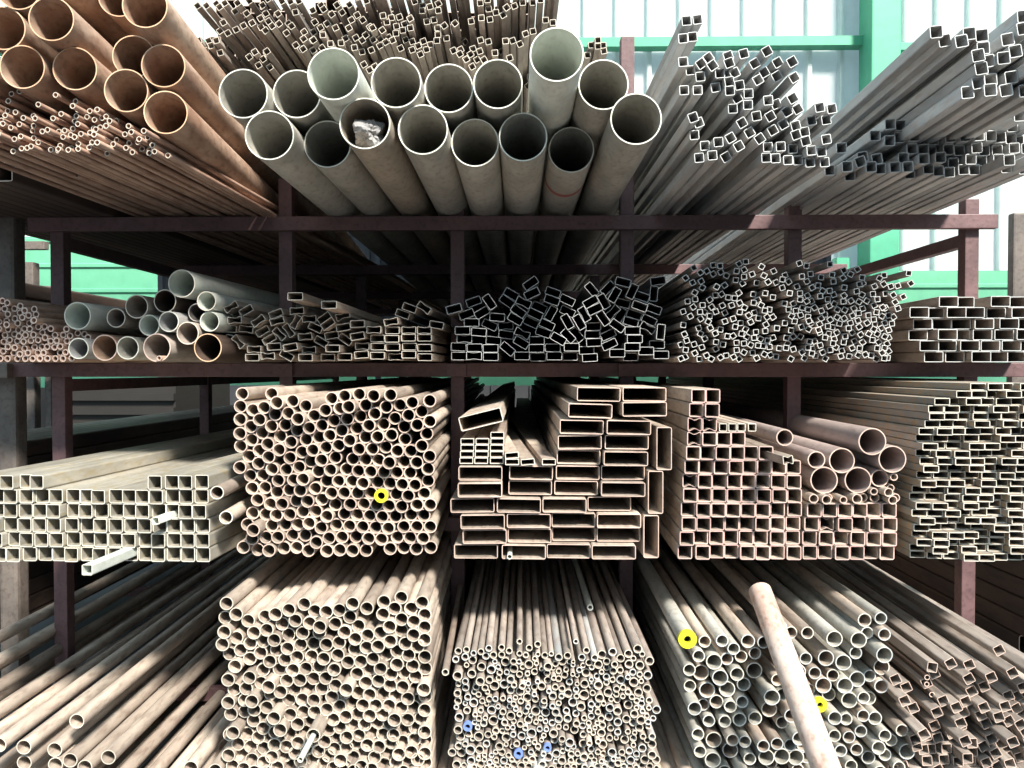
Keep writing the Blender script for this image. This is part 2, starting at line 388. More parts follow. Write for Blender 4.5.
# red band worn on one pipe of the bottom row
redp = flat('faded_red_band', rgb('#9a5a54'), .7)
b = bigs[6]
me = round_tube(.0717, .0006, redp, redp, .035); o = bpy.data.objects.new('painted_band', me); C.objects.link(o); o.parent = b; o.location = (0, .30, 0); o['label'] = 'faded red painted band'
# orange rusty pipes
g = 'large orange rusty pipes on the top shelf'
O_ = 'large orange rusty pipe, '
rows = []
for x, y, r, lab in (
    (578,392,75,O_+'lowest and rightmost one, beside the thin tubes'),
    (440,308,75,O_+'small-looking one just above and left of the lowest'),
    (567,228,75,O_+'right above the lowest one'),
    (470,205,73,O_+'recessed in shadow behind two others'),
    (258,230,75,O_+'third from right in the middle row'),
    (75,228,76,O_+'directly over the left end of the thin tubes'),
    (182,75,77,O_+'upper row, second from the left edge'),
    (20,85,76,O_+'upper row at the left edge'),
    (505,20,77,O_+'cut by the top edge, nearest the small square tubes'),
    (395,-15,70,O_+'cut by the top edge, left of the rightmost upper one'),
    (80,-48,76,O_+'topmost left one with only its bottom rim showing'),
    (240,-50,72,O_+'topmost middle one with only its bottom rim showing'),
    (-95,235,76,O_+'outermost at the left'),(320,-130,72,O_+'hidden above the upper row')):
    rows.append((x/s, y/s, r/s, orange, orange_rim, lab))
VO = (455, 372)
big_set(rows[:13], .0600, VO, S1, .003, g)
# thin round tubes at upper left
A = '52,72 113,66 332,94 415,113 52,122 248,155 420,156 342,190 303,219 180,200 95,187 155,226 223,230 58,215 20,165 18,235 38,258 103,249 70,275 190,260 158,276 247,296 5,300 40,328 5,335 134,328 168,320 110,348 195,345 123,388 148,386 192,384 72,405 268,388 308,392 343,398 330,368 375,374 405,405 311,285 322,305 398,270 378,292 408,316 382,335 445,335 458,368 484,368 508,384 459,398 538,362 440,213 446,252 458,172 476,200 425,230 493,167 565,179 565,204 603,208 535,225 592,237 635,219 650,248 515,270 503,292 478,314 550,292 568,270 588,303 593,338 635,327 628,357 605,382 663,376 647,401 584,406 668,296 728,260 748,298 736,321 722,349 778,314 780,352 812,348 790,382 824,382 832,323 905,340 740,398 764,420 896,418 931,418 876,376 850,430'
it = [(px, py, 3.1, 0) for px, py in fr(parse(A), 0, 80, 5.69)]
it += [(-8-i*9 + random.uniform(-2, 2), 96+6.5*j+(i % 2)*3, 3.1, 0) for i in range(4) for j in range(9)]
thin = round_tube(.0082, .0022, pink, tan_rim)
pile(it, 1.42, (560, 372), S1, lambda t: (thin, .0083), 'thin rusty tube', 'heap under the orange pipes',
     'thin round tubes at the upper left', 'tube', .07, posts=(), wob=6, slack=.96)
# deeper thin tubes under that heap, ends back in the shade
it = [(20+i*10+random.uniform(-3, 3), 196-random.choice((0, 5, 9)), 3, 0) for i in range(14)]
o = put(thin, P(436/5.69, 80+541/5.69, 1.26), (560, 372), 0, 'single thin tube sticking out below the thin tube heap', 'tube', 'thin round tubes at the upper left')
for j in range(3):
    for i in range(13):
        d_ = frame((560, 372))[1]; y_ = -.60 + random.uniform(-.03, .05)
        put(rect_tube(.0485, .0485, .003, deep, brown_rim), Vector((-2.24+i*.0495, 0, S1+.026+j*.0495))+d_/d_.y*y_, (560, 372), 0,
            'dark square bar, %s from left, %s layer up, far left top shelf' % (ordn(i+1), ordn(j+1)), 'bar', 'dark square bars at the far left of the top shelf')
# small square tubes behind the big grey pipes
B = '40,25,35 110,30,35 180,12,35 217,52,35 240,5,30 320,70,35 360,40,35 408,90,35 435,8,35 520,22,35 580,10,35 675,15,30 747,35,25 800,18,25 776,98,10 893,68,30 985,82,35 960,40,35 555,100,30 640,95,35 530,155,30 585,172,35 527,208,30 568,245,35 650,172,40 713,160,35 627,228,35 700,232,35 762,220,35 835,235,35 770,325,35 813,362,35 855,400,35 850,308,35 905,370,30 920,325,35 965,350,35 888,285,35 895,220,35 917,170,35 1000,168,35 955,205,30 977,265,5 240,160,30 205,210,35 265,228,30 330,208,25 397,195,30 462,178,30 85,320,15 132,295,25 205,312,15 155,335,15 110,368,15 220,385,15 130,448,15 445,430,35 487,395,30 552,382,35 592,415,35 527,418,35 497,472,30 580,485,35'
Cc = '190,22,35 283,22,35 228,75,35 165,118,35 350,5,20 410,-2,20 305,150,30 385,148,35 350,118,30 287,210,30 183,195,25 253,270,30 228,313,5 155,330,5 330,265,30 405,250,35 440,200,35 385,300,35 465,285,30 325,348,10 375,368,10 450,370,25 518,332,30 470,240,30 512,275,35 537,242,35 565,265,30 603,302,25 555,310,30 540,128,10 590,130,10 563,153,5 655,128,20 737,150,30 690,180,20 632,190,10 680,220,5 738,218,10 630,250,5 695,278,20 745,295,20 663,355,25 795,330,25 827,305,20 750,375,20 812,412,25 855,375,15 875,315,10 820,40,5 820,65,5 883,75,15 940,90,10 855,160,10 907,148,10 932,200,5 935,250,3 930,310,3 983,195,35 995,265,5 763,5,20 935,8,30 400,483,30 470,475,30 440,520,30'
Dd = '133,116,40 222,113,10 278,108,5 323,97,10 272,30,5 315,33,5 310,0,5 355,60,10 395,75,30 412,45,35 455,20,20 500,5,5 555,5,3 595,5,3 272,210,15 315,225,15 408,232,5 445,230,20 485,235,25 515,187,20 555,178,10 350,282,5 128,280,25 162,298,30 163,255,25 197,328,30 228,360,30 220,290,30 255,318,30 230,262,20 268,275,20 290,325,30 430,318,20 623,108,3 663,118,3 873,240,5 907,225,3 930,240,3 935,275,10 852,287,5 903,260,3'
def fr4(sx, x0, y0, sc): return [(x0+a/sc, y0+b/sc, 7, c) for a, b, c in parse(sx)]
it = fr4(B, 190, 0, 7.31) + fr4(Cc, 310, 0, 7.31) + fr4(Dd, 430, 0, 5.39)
rnd = random.Random(5)
it += [(200+i*8.3+rnd.uniform(-2, 2), -7-8*j+rnd.uniform(-2, 2), 7, rnd.choice((5, 30, 35))) for i in range(20, 44) for j in range(1)]
ssq = rect_tube(.0208, .0208, .0017, brown, tan_rim)
for fy in range(4, 64, 5):
    for fx in range(214-fy//6, 556, 5):
        dd_ = min(math.hypot(a[0]-fx, a[1]-fy) for a in it)
        if 8.8 < dd_ and not (fx < 230 and fy < 22) and fy < 66: it.append((fx+rnd.uniform(-1, 1), fy, 6.5, rnd.choice((5, 30, 35))))
pile(it[:299], 1.18, (512, 372), S1+.20, lambda t: (ssq, .0120), 'small square tube', 'heap behind the big grey pipes',
     'small square tubes heaped behind the big pipes', 'tube', .05, size=.024, slack=1, it=25, anchor=.15, deeper=lambda t: .28 if t[2] == 6.5 else 0)
for j in range(7):  # dark bars added behind the heap so its gaps read dark
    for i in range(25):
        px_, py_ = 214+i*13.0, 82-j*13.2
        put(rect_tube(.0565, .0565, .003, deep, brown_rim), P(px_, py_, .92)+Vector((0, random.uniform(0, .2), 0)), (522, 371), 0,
            'added dark backing bar, %s layer up, behind the small square tubes' % ordn(j+1), 'bar', 'added dark backing bars behind the small square tubes')
# support under that heap: long dark pipes lying behind the big ones
# square tubes at upper right
E = '160,78,5 205,60,8 150,135,5 187,122,5 147,225,5 180,238,5 212,265,5 157,310,3 203,312,3 240,200,35 215,220,35 250,232,35 310,195,20 308,228,20 277,258,5 325,255,25 268,300,10 312,290,10 308,322,5 340,305,10 340,340,30 366,182,15 400,222,30 437,187,30 483,217,30 440,245,30 415,275,30 470,275,30 503,245,30 537,272,30 380,325,3 325,378,3 375,368,3 443,357,5 478,360,20 537,335,30 515,365,30 553,378,30 508,393,30 448,413,30 400,412,10 350,435,30 383,462,30 415,487,35 463,455,30 502,428,30 543,442,15 540,475,20 583,453,10 575,495,15 170,432,20 207,425,20 193,467,5 232,502,5 270,500,5 202,556,5 250,545,5 315,482,30 340,515,30 305,543,30 453,508,3 488,513,3 433,557,3 470,555,3 515,560,3 560,553,3 543,508,3 597,537,5 632,535,5 597,572,5 645,568,5 622,380,10 608,412,10 667,383,10 655,413,10 637,498,10'
it = [(640+a/3.49, b/3.49, 10, c) for a, b, c in parse(E)]
msq = rect_tube(.0285, .0285, .002, mill, mill_rim)
pile(it, 1.33, (515, 372), S1, lambda t: (msq, .0158), 'grey square tube', 'upper right heap of square tubes',
     'grey square tubes heaped at the upper right', 'tube', .06, size=.034, it=30, anchor=.1, slack=1)
Fh = '475,115,5 513,133,10 562,143,10 592,120,5 637,128,5 638,162,5 622,200,10 664,215,10 628,247,10 618,292,10 675,272,5 605,345,5 650,343,5 728,135,10 742,185,10 738,270,8 775,100,10 778,255,10 715,335,10 820,150,5 830,200,5 825,300,5 870,110,5 880,180,5 870,250,5 790,350,5 840,345,5 700,205,5 780,60,5 850,60,5'
it = [(800+a/3.49, b/3.49, 12, c) for a, b, c in parse(Fh)]
lsq = rect_tube(.0345, .0345, .002, mill, mill_rim)
pile(it, 1.42, (560, 372), S1+.15, lambda t: (lsq, .0185), 'wide grey square tube', 'top right corner stack',
     'wide grey square tubes at the top right corner', 'tube', .04, size=.04, it=30, anchor=.1, slack=1)
it = [(800+a/3.49, b/3.49, 12, c) for a, b, c in parse('256,478,2 150,512,3 360,552,2 270,555,10 415,568,2 475,560,2 540,572,2 200,580,20 225,545,10 300,500,0 590,560,0 640,560,0 690,560,0')]
it += [(800+(300+i*44)/3.49, (520-j*38)/3.49, 12, 3) for i in range(12) for j in range(3) if i+j > 1]
it += [(800+(110+i*42)/3.49, (590)/3.49, 12, 3) for i in range(17)]
pile(it, 1.2, (545, 372), S1, lambda t: (lsq, .0182), 'grey square tube', 'low recessed layer at upper right',
     'recessed grey square tubes at the upper right', 'tube', .10, size=.04, it=40, anchor=.08, slack=1)
# ================================================================== SECOND SHELF
G = '20,105 82,130 187,155 322,183 42,185 118,180 230,198 360,235 32,245 87,235 165,225 272,243 72,298 140,275 217,267 5,305 118,338 188,320 270,318 325,297 390,297 5,372 68,375 163,382 240,372 300,378 357,353 435,352 495,373 42,427 120,423 198,443 258,432 335,430 398,408 443,460 25,490 83,480 147,493 230,497 300,490 378,485 523,433 587,437 675,440 727,418 790,422 855,455 498,493 552,493 628,495 80,547 155,555 230,565 310,550 397,545 457,543 530,550 580,547 40,585 118,610 197,618 283,605 355,605 417,600 570,600 620,600 20,660 83,652 163,670 253,660 323,662 397,663 482,658 610,658 692,655 655,380 545,655'
it = [(px, py, 3.5, 0) for px, py in fr(parse(G), 0, 290, 9.6)]
it += [(-5-i*8+random.uniform(-1, 1), 303+6.6*j+(i % 2)*3, 3.5, 0) for i in range(4) for j in range(9)]
gt = round_tube(.0122, .0045, pink, pink_rim)
pile(it, 1.14, (555, 368), S2, lambda t: (gt, .0124), 'thick-walled reddish tube', 'far left second-shelf bundle',
     'reddish thick-walled tubes on the second shelf', 'tube', .03, slack=.98)
Hs = ((312,570,42,mill,grey_rim,'bluish grey pipe, lowest left, second shelf left group'),
      (395,567,52,orange,pink_rim,'orange-mouthed rusty pipe on the bottom, second shelf left group'),
      (492,568,46,grey,grey_rim,'grey pipe on the bottom between two rusty ones, second shelf'),
      (597,563,56,brown,pink_rim,'wide brown pipe with a small tube lying inside its mouth'),
      (790,562,56,deep,orange_rim,'wide dark rusty pipe, lowest right of the second shelf left group'),
      (717,508,45,brown,tan_rim,'brown pipe just above and left of the dark rusty one'),
      (573,494,42,pale,grey_rim,'small white-rimmed pipe above the bottom row, second shelf left group'),
      (668,470,41,mill,grey_rim,'dark grey pipe in the middle of the second shelf left group'),
      (803,466,40,pale,grey_rim,'pale pipe directly over the dark rusty pipe, second shelf'),
      (740,425,37,black,black_rim,'dark recessed pipe behind its neighbours, second shelf left group'),
      (290,444,55,pale,grey_rim,'white pipe with wide mouth at the left of the group, second shelf'),
      (440,452,39,brown,tan_rim,'small brown pipe right beside the white wide-mouthed pipe'),
      (530,420,47,tan,tan_rim,'tan pipe in the upper left of the second shelf left group'),
      (635,392,46,deep,tan_rim,'dark pipe under the topmost cream pipe, second shelf'),
      (790,392,39,pale,tan_rim,'pale pipe right below the topmost cream pipe, second shelf'),
      (695,325,55,pale,cream_rim,'long cream pipe, topmost of the second shelf left group'))
r0 = 1.16; base = []; rr = []
for x, y, r, b_, m_, lab in Hs:
    base.append(P(x/3.84, 200+y/3.84, r0)); rr.append((r-1)/3.84*PX/r0)
pts = relax([(p.x, p.z) for p in base], rr, S2, (), 80, .02, .995)
_, dH = frame((560, 366))
hp = []
for (x, y, r, b_, m_, lab), (ux, uz), rad_ in zip(Hs, pts, rr):
    dy = random.uniform(-.012, .012) + (.05 if 'recessed' in lab else 0)
    hp.append(put(round_tube(rad_, .0035, b_, m_), Vector((ux, base[0].y, uz)) + dH/dH.y*dy, (560, 366), 0, lab, 'pipe', 'mixed round pipes on the second shelf'))
hq = hp[3]
put(round_tube(.009, .0025, pink, pink_rim), Vector(hq.location)+Vector((.012, -.01, -(rr[3]-.0035-.0095))), (560, 366), 0, 'small pinkish tube lying inside the mouth of the wide brown pipe', 'tube')
# thin rectangular tubes
I = '128,265,30 180,277,30 95,313,20 148,317,5 108,348,-5 173,350,-8 103,400,80 142,400,-50 205,430,0 205,463,0 265,457,0 293,420,3 240,320,35 237,358,30 297,290,20 310,320,15 350,355,-55 312,370,-45 345,455,-30 385,280,3 375,322,60 427,310,0 487,307,35 455,345,-25 512,332,35 567,300,20 570,345,10 412,380,5 470,400,-30 515,375,10 565,390,-35 418,430,0 420,463,0 497,462,0 567,460,0 530,428,0 628,332,3 628,380,10 635,418,0 640,452,5 690,355,0 697,387,0 703,420,0 705,456,0 757,323,10 757,356,0 760,390,0 762,423,0 768,460,0 823,355,0 823,385,0 825,420,0 828,452,0 885,355,0 885,385,0 888,425,0 890,462,0 793,290,-20 825,267,-20 885,268,-35 930,335,-10 265,390,30 370,425,10'
def flat_pile(items, w_, h_, t_, r, vp, zmin, body, rim, noun, where, group, pinchp, jit, posts=(), it=30, seed=1):
    rnd = random.Random(seed)
    m0 = rect_tube(w_, h_, t_, body, rim); m1 = rect_tube(w_, h_, t_, body, rim, pinch=.11); m2 = rect_tube(w_, h_, t_, body, rim, pinch=.2)
    ms = [(m1 if rnd.random() < .6 else m2) if rnd.random() < pinchp else m0 for _ in items]
    _, d = frame(vp); Y = -D + D/r
    # two discs per tube keep neighbours apart
    c = []
    for px, py, _s, a in items:
        p = P(px, py, r); c.append([p.x, p.z])
    org = [tuple(p) for p in c]; off = w_*.27; rr_ = h_*.5
    for k in range(it):
        for i in range(len(items)):
            ai = math.radians(items[i][3])
            for j in range(i+1, len(items)):
                if abs(c[i][0]-c[j][0]) > w_*1.1 or abs(c[i][1]-c[j][1]) > w_*1.1: continue
                aj = math.radians(items[j][3])
                for si in (-1, 0, 1):
                    for sj in (-1, 0, 1):
                        dx = c[j][0]+sj*off*math.cos(aj)-c[i][0]-si*off*math.cos(ai); dz = c[j][1]+sj*off*math.sin(aj)-c[i][1]-si*off*math.sin(ai)
                        dd = math.hypot(dx, dz) or 1e-5
                        if dd < 2*rr_*1.03:
                            m = (2*rr_*1.03-dd)/dd*.25; c[i][0] -= dx*m; c[i][1] -= dz*m; c[j][0] += dx*m; c[j][1] += dz*m
            c[i][0] += (org[i][0]-c[i][0])*.06; c[i][1] += (org[i][1]-c[i][1])*.06
            low = abs(math.sin(ai))*w_/2+abs(math.cos(ai))*h_/2
            if c[i][1] < zmin+low: c[i][1] = zmin+low
    lab = label_pile(c, h_*1.3, noun, where)
    for i, t in enumerate(items):
        dy = rnd.uniform(-jit, jit)
        put(ms[i], Vector((c[i][0], Y, c[i][1])) + d/d.y*dy, vp, t[3], lab[i], 'tube', group)
it = [(200+a/3.94, 240+b/3.94, 0, c) for a, b, c in parse(I)]
flat_pile(it, .0510, .0255, .0018, 1.13, (548, 368), S2, tan, cream_rim, 'flat tube', 'pinched-tube second-shelf heap', 'flat tubes with pinched ends on the second shelf', .45, .03)
for (a, b_, lab) in ((375,222,'long flat tube, topmost, sticking out above the pinched-tube heap'), (508,255,'long flat tube, second topmost above the pinched-tube heap, leaning right')):
    put(rect_tube(.0535, .026, .0018, tan, cream_rim), P(200+a/3.94, 240+b_/3.94, 1.20), (590, 394), 0, lab, 'tube', 'flat tubes with pinched ends on the second shelf')
J = '60,277,15 130,240,20 103,290,20 195,247,-55 165,288,30 125,325,0 92,357,0 152,363,-5 95,388,0 75,420,-3 78,457,0 137,425,0 137,457,0 197,427,0 197,458,0 225,305,-5 195,333,-25 258,337,3 258,370,-8 210,395,-5 268,430,-40 283,215,-30 268,245,-35 328,245,-25 357,175,35 362,215,25 390,263,-25 303,283,-35 300,310,-30 357,323,-25 375,293,-25 325,370,-25 320,405,-30 382,395,0 383,425,0 327,457,0 388,460,0 437,290,60 420,335,-25 412,365,-20 465,388,-30 443,425,0 448,457,0 505,380,-45 502,325,-60 505,280,-25 447,208,-20 440,240,-20 500,235,-25 540,370,-50 548,325,-60 567,295,-60 597,250,30 600,195,-50 607,280,25 607,345,3 605,375,0 605,408,3 520,422,0 510,458,0 578,445,0 590,477,3 637,300,-55 665,370,25 667,412,25 685,290,45 697,340,-35 660,195,45 685,222,60 720,170,-15 717,292,60 728,245,-15 757,205,65 800,218,-20 780,262,-20 770,293,-20 755,320,-15 757,355,0 765,393,0 763,425,0 757,457,0 695,447,0 845,270,-20 825,312,-25 820,345,-30 865,365,85 865,160,8 845,205,85 850,422,0 868,450,0 810,425,0 640,240,-60'
it = [(440+a/3.94, 240+b/3.94, 0, c) for a, b, c in parse(J)]
flat_pile(it, .0540, .0285, .0015, 1.13, (530, 368), S2, black, mill_rim, 'dark flat tube', 'dark second-shelf heap', 'dark rectangular tubes on the second shelf', .12, .04)
K1 = '222,110 163,180 207,210 263,200 255,147 300,135 348,95 380,103 347,150 390,140 433,160 510,87 558,70 487,137 547,122 585,157 537,172 490,190 532,212 643,110 657,167 630,208 662,215 728,135 750,205 272,240 347,243 422,222 218,275 355,290 390,285 437,305 512,272 605,280 677,275 732,300 225,315 178,328 315,320 470,310 503,342 455,355 400,355 332,365 267,355 213,365 252,398 290,395 355,395 422,400 508,398 545,367 598,338 630,320 640,355 153,392 192,425 260,440 320,422 302,460 411,458 467,440 520,467 562,420 607,400 655,392 703,380 683,430 625,438 577,462 155,478 253,498 317,500 390,508 477,492 550,507 525,535 615,525 665,520 720,505 675,478 160,538 263,535 290,567 347,535 412,555 467,550 565,555 597,562 643,570 170,580 137,605 160,640 223,603 273,622 353,590 362,632 400,605 497,593 540,598 580,608 625,612 655,615 688,580 225,660 308,685 257,712 315,732 393,688 430,675 475,685 510,700 495,640 535,655 597,658 612,692 660,668 705,672 745,682 130,695 167,685 703,620 752,630 732,560 720,430'
K2 = '105,93 165,103 205,150 318,92 410,130 502,122 452,155 405,178 323,162 272,172 348,200 133,172 177,200 40,160 20,185 65,200 20,240 115,232 203,242 250,225 405,242 513,180 502,222 540,210 630,183 680,158 830,147 845,212 758,228 712,232 665,218 605,233 693,277 725,287 803,297 740,333 130,277 183,290 248,298 272,262 315,262 348,285 315,313 400,295 467,270 533,285 590,283 610,318 560,325 510,330 445,328 395,330 357,343 305,360 213,325 170,328 123,318 92,342 28,343 35,285 150,368 188,380 228,368 262,390 298,412 373,380 420,383 483,372 540,373 600,355 645,370 682,370 723,380 740,427 698,418 653,423 607,400 563,420 512,403 467,420 417,437 370,430 322,447 270,437 170,430 127,418 98,390 57,380 65,425 30,468 88,457 148,460 208,467 250,475 300,488 347,493 387,470 428,502 448,468 493,452 495,493 547,468 587,445 620,475 675,467 723,470 655,500 690,513 590,508 628,537 557,537 515,542 467,528 417,553 370,528 320,535 287,560 250,528 208,517 160,510 112,497 67,515 42,563 83,555 140,553 180,587 230,583 313,600 357,622 258,610 217,632 175,625 195,662 233,675 262,657 142,655 85,635 55,598 20,628 70,702 160,692 297,695 320,640 405,645 378,680 453,680 500,672 530,670 573,675 467,627 510,630 492,583 525,590 585,577 635,590 665,555 708,560 693,600 705,647 660,630 643,660 598,630 655,690 693,690 620,712 410,590 345,570'
rnd = random.Random(11)
it = [(660+a/6.4, 250+b/6.4, 5.6, rnd.choice((-8, 5, 20, 28, 35, 60))) for a, b in parse(K1)] + [(780+a/6.4, 250+b/6.4, 5.6, rnd.choice((-8, 5, 20, 28, 35, 60))) for a, b in parse(K2)]
ksq = rect_tube(.0195, .0195, .0022, brown, mill_rim)
pile(it[:298], 1.15, (548, 368), S2, lambda t: (ksq, .0103), 'small square tube', 'right-hand second-shelf pile',
     'small square tubes on the second shelf', 'tube', .05, size=.02, it=50, slack=1, anchor=.04, wob=3)
Lr = '310,387 487,382 570,390 200,430 267,437 330,433 397,432 490,428 565,432 228,478 300,478 360,478 423,468 520,467 588,480 217,523 300,521 403,515 480,515 555,520 243,566 313,563 403,557 482,557 553,562 265,608 347,605 418,600 488,603 558,607'
rr_ = [382, 430, 478, 520, 562, 606]
xs_ = [[310, 380, 487, 560, 630], [200, 267, 333, 400, 490, 565, 640], [228, 300, 366, 437, 520, 595], [217, 300, 366, 433, 505, 575, 645], [243, 313, 385, 460, 530, 600], [265, 345, 418, 488, 558, 628]]
lm = rect_tube(.0675, .0385, .0025, brown, mill_rim)
for k, (yy, xx) in enumerate(zip(rr_, xs_)):
    for q_, x in enumerate(xx):
        p = P(860+x/3.49, 300, 1.10); z = S2 + .0196 + (5-k)*.0397
        Y = p.y + random.uniform(-.02, .03); d = frame((560, 367))[1]
        p = Vector((p.x, p.y, z)) + d/d.y*(Y-p.y)
        put(lm, p, (560, 367), 0, 'brown rectangular tube, %s from left in %s, right end of second shelf' % (ordn(q_+1), ('top row' if k == 0 else 'bottom row' if k == 5 else '%s row down' % ordn(k+1))), 'tube', 'brown rectangular tubes at the right end of the second shelf')
# ================================================================== THIRD SHELF
R3 = 1.30
def grid_stack(rows_px, rowsy, x0, s, cell_w, cell_h, w_, h_, t_, r, vp, zmin, body, rim, noun, where, group, jit=.012, pinch=None, rim2=None):
    """stacked rows: x from the photograph, heights from real tube size, the lowest row on the shelf"""
    n = len(rows_px); d = frame(vp)[1]; out = []; rnd = random.Random(len(where))
    m0 = rect_tube(w_, h_, t_, body, rim); mp = rect_tube(w_, h_, t_, body, rim, pinch=.18)
    for k, xs in enumerate(rows_px):
        prev = -1e9
        for j, x in enumerate(xs):
            p = P(x0+x/s, 400, r); z = zmin + h_/2 + .0004 + (n-1-k)*(h_+.0009)
            xx = max(p.x, prev+w_+.0004); prev = xx
            dy = rnd.uniform(-jit, jit)
            loc = Vector((xx, p.y, z)) + d/d.y*dy
            row = 'top row' if k == 0 else 'bottom row' if k == n-1 else '%s row down' % ordn(k+1)
            out.append(put(mp if (pinch and (k, j) in pinch) else m0, loc, vp, 0, '%s, %s from left in %s, %s' % (noun, ordn(j+1), row, where), 'tube', group))
    return out
cell = 14.6*PX/R3
Mrows = [[-75,-25,28,80,130, 543,595,646,697], [-67,-16,35,86,137,188,245,296,346,396,442,490,540,590,641,692], [-72,-21,30,82,133,185,247,297,347,397,448,498,548,597,647,697],
         [-78,-27,25,80,132,185,243,295,348,402,453,503,553,603,653,703], [-68,-14,38,88,140,193,245,296,347,399,450,500,552,603,653,705], [-54,-3,48,97,148,198,247,298,348,397,447,497,547,598,652,705]]
grid_stack(Mrows, None, 0, 3.49, 0, 0, cell*.960, cell*.960, .0024, 1.335, (556, 372), S3, squares_l, cream_rim, 'zinc square tube', 'left third-shelf stack', 'zinc square tubes on the third shelf')
a = put(rect_tube(.030, .030, .0022, pale, cream_rim), P(87, 570, R3*1.13), (556, 372), 0, 'slim pale square tube poking far out below the left third-shelf stack', 'tube')
a = put(rect_tube(.022, .022, .0022, pale, cream_rim), P(155.5, 521, R3*1.06), (556, 372), 8, 'small pale square tube poking out of the left third-shelf stack', 'tube')
N = '83,78 62,98 210,60 455,75 503,70 562,60 628,62 692,62 240,103 292,92 343,108 430,120 490,117 588,100 532,100 672,108 722,100 780,95 855,83 815,130 120,125 182,122 78,160 153,160 223,150 278,140 327,160 378,150 117,192 195,188 258,188 310,205 365,195 455,175 412,190 512,162 562,155 627,140 707,162 765,140 65,220 115,242 162,222 232,225 280,242 348,245 402,230 443,228 490,210 548,200 602,187 660,182 738,200 803,180 855,170 832,218 692,222 637,228 588,235 527,247 478,267 432,275 382,283 333,290 72,267 102,302 152,282 190,262 237,280 205,313 153,335 277,315 325,340 367,325 413,325 463,313 538,320 565,285 617,280 670,272 738,247 810,268 767,288 718,295 643,325 590,325 688,335 748,338 798,332 843,302 80,345 122,377 158,388 208,365 267,368 297,400 348,385 397,370 447,360 512,358 558,368 612,362 662,380 715,377 768,378 835,365 143,427 190,425 228,412 273,450 343,437 395,437 433,410 483,402 537,408 590,410 637,418 688,418 738,422 812,408 788,445 157,472 210,460 190,512 257,507 313,478 362,492 405,470 453,452 512,447 565,450 607,462 657,465 712,460 757,465 810,457 468,497 528,495 583,503 635,500 687,507 738,503 788,508 838,498 133,550 180,545 227,548 282,548 323,530 380,535 432,550 500,543 553,550 602,552 658,555 708,552 767,548 823,540 123,580 163,583 213,583 265,587 318,587 365,565 407,597 463,585 520,585 625,598 577,590 690,590 743,587 800,582 850,582 145,622 197,627 243,620 282,630 335,630 437,635 493,622 550,625 390,655 612,632 662,632 713,625 765,632 820,622 108,665 148,682 208,677 260,667 303,672 345,683 437,680 487,675 542,668 595,670 692,670 742,672 788,678 845,665'
it = [(220+a/4.04, 380+b/4.04, 6.9, 0) for a, b in parse(N)]
nt = round_tube(.0204, .0032, tan, pink_rim)
nobj = pile(it, R3, (500, 372), S3, lambda t: (nt, .0206), 'round pipe', 'third-shelf round stack', 'round pipes stacked on the third shelf', 'pipe', .045, posts=((X(288), hw), (X(458), hw)), slack=.97, it=80, wob=4)
def nearest(objs, px, py, r):
    p = P(px, py, r); return min(objs, key=lambda o: (o.location.x-p.x)**2+(o.location.z-p.z)**2)
def ring(o, r_out, r_in, mat, lab=None):
    me = round_tube(r_out, r_out-r_in, mat, mat, .012); c_ = bpy.data.objects.new('end_cap', me); C.objects.link(c_); c_.parent = o; c_.location = (0, -.010, 0)
    if lab: c_['label'] = lab
yo = nearest(nobj, 220+657/4.04, 380+465/4.04, R3)
yo.location += Vector((0, -.03, 0)); ring(yo, .0212, .0115, yellow, 'bright yellow end cap'); yo['label'] = 'round pipe with a bright yellow end ring in the third-shelf round stack'; yo['group'] = 'pipes with yellow end rings'
for px, py, lab, rp in ((218,492.6,'long round pipe jutting out high on the left of the third-shelf round stack',1.36), (226.5,516.7,'long round pipe jutting out left, below another, beside the round stack',1.36), (247,545,'round pipe jutting slightly at lower left of the third-shelf round stack',1.30)):
    pass
for px, py, lab, rp in ((217,492.6,'long round pipe jutting out left of the third-shelf round stack, upper one',1.37), (226,517.5,'long round pipe jutting out left of the third-shelf round stack, lower one',1.35)):
    put(round_tube(.0204, .0032, tan, cream_rim, 3.0), P(px, py, rp), (462, 372), 0, lab, 'pipe')
# wide flat sections
OB = '613,90,170,60,-3 790,75,178,58,-1 578,150,170,60,-5 783,135,172,58,2 765,187,200,28,-6 543,210,172,68,-3 722,230,180,65,-4 540,275,172,62,2 722,290,175,58,-2 537,337,170,56,-3 710,345,172,58,-2 533,395,170,55,-2 707,400,170,55,0 527,455,170,58,-3 703,460,168,58,-2 157,197,168,62,15 155,393,170,55,0 350,393,170,58,-4 155,452,170,58,2 347,452,170,58,-2 127,510,175,60,5 313,512,172,55,-4 490,520,170,55,-1 680,520,168,55,0 165,575,170,58,2 343,580,168,55,-1 517,580,168,56,-1 690,578,172,55,0 172,630,162,58,3 342,640,168,50,-2 515,635,170,52,0 687,632,168,52,0 138,692,168,55,0 322,692,165,52,-2 492,692,170,52,-2 665,692,168,55,0 855,302,65,172,0 822,470,62,165,0 805,640,58,165,0'
OBI = parse(OB)
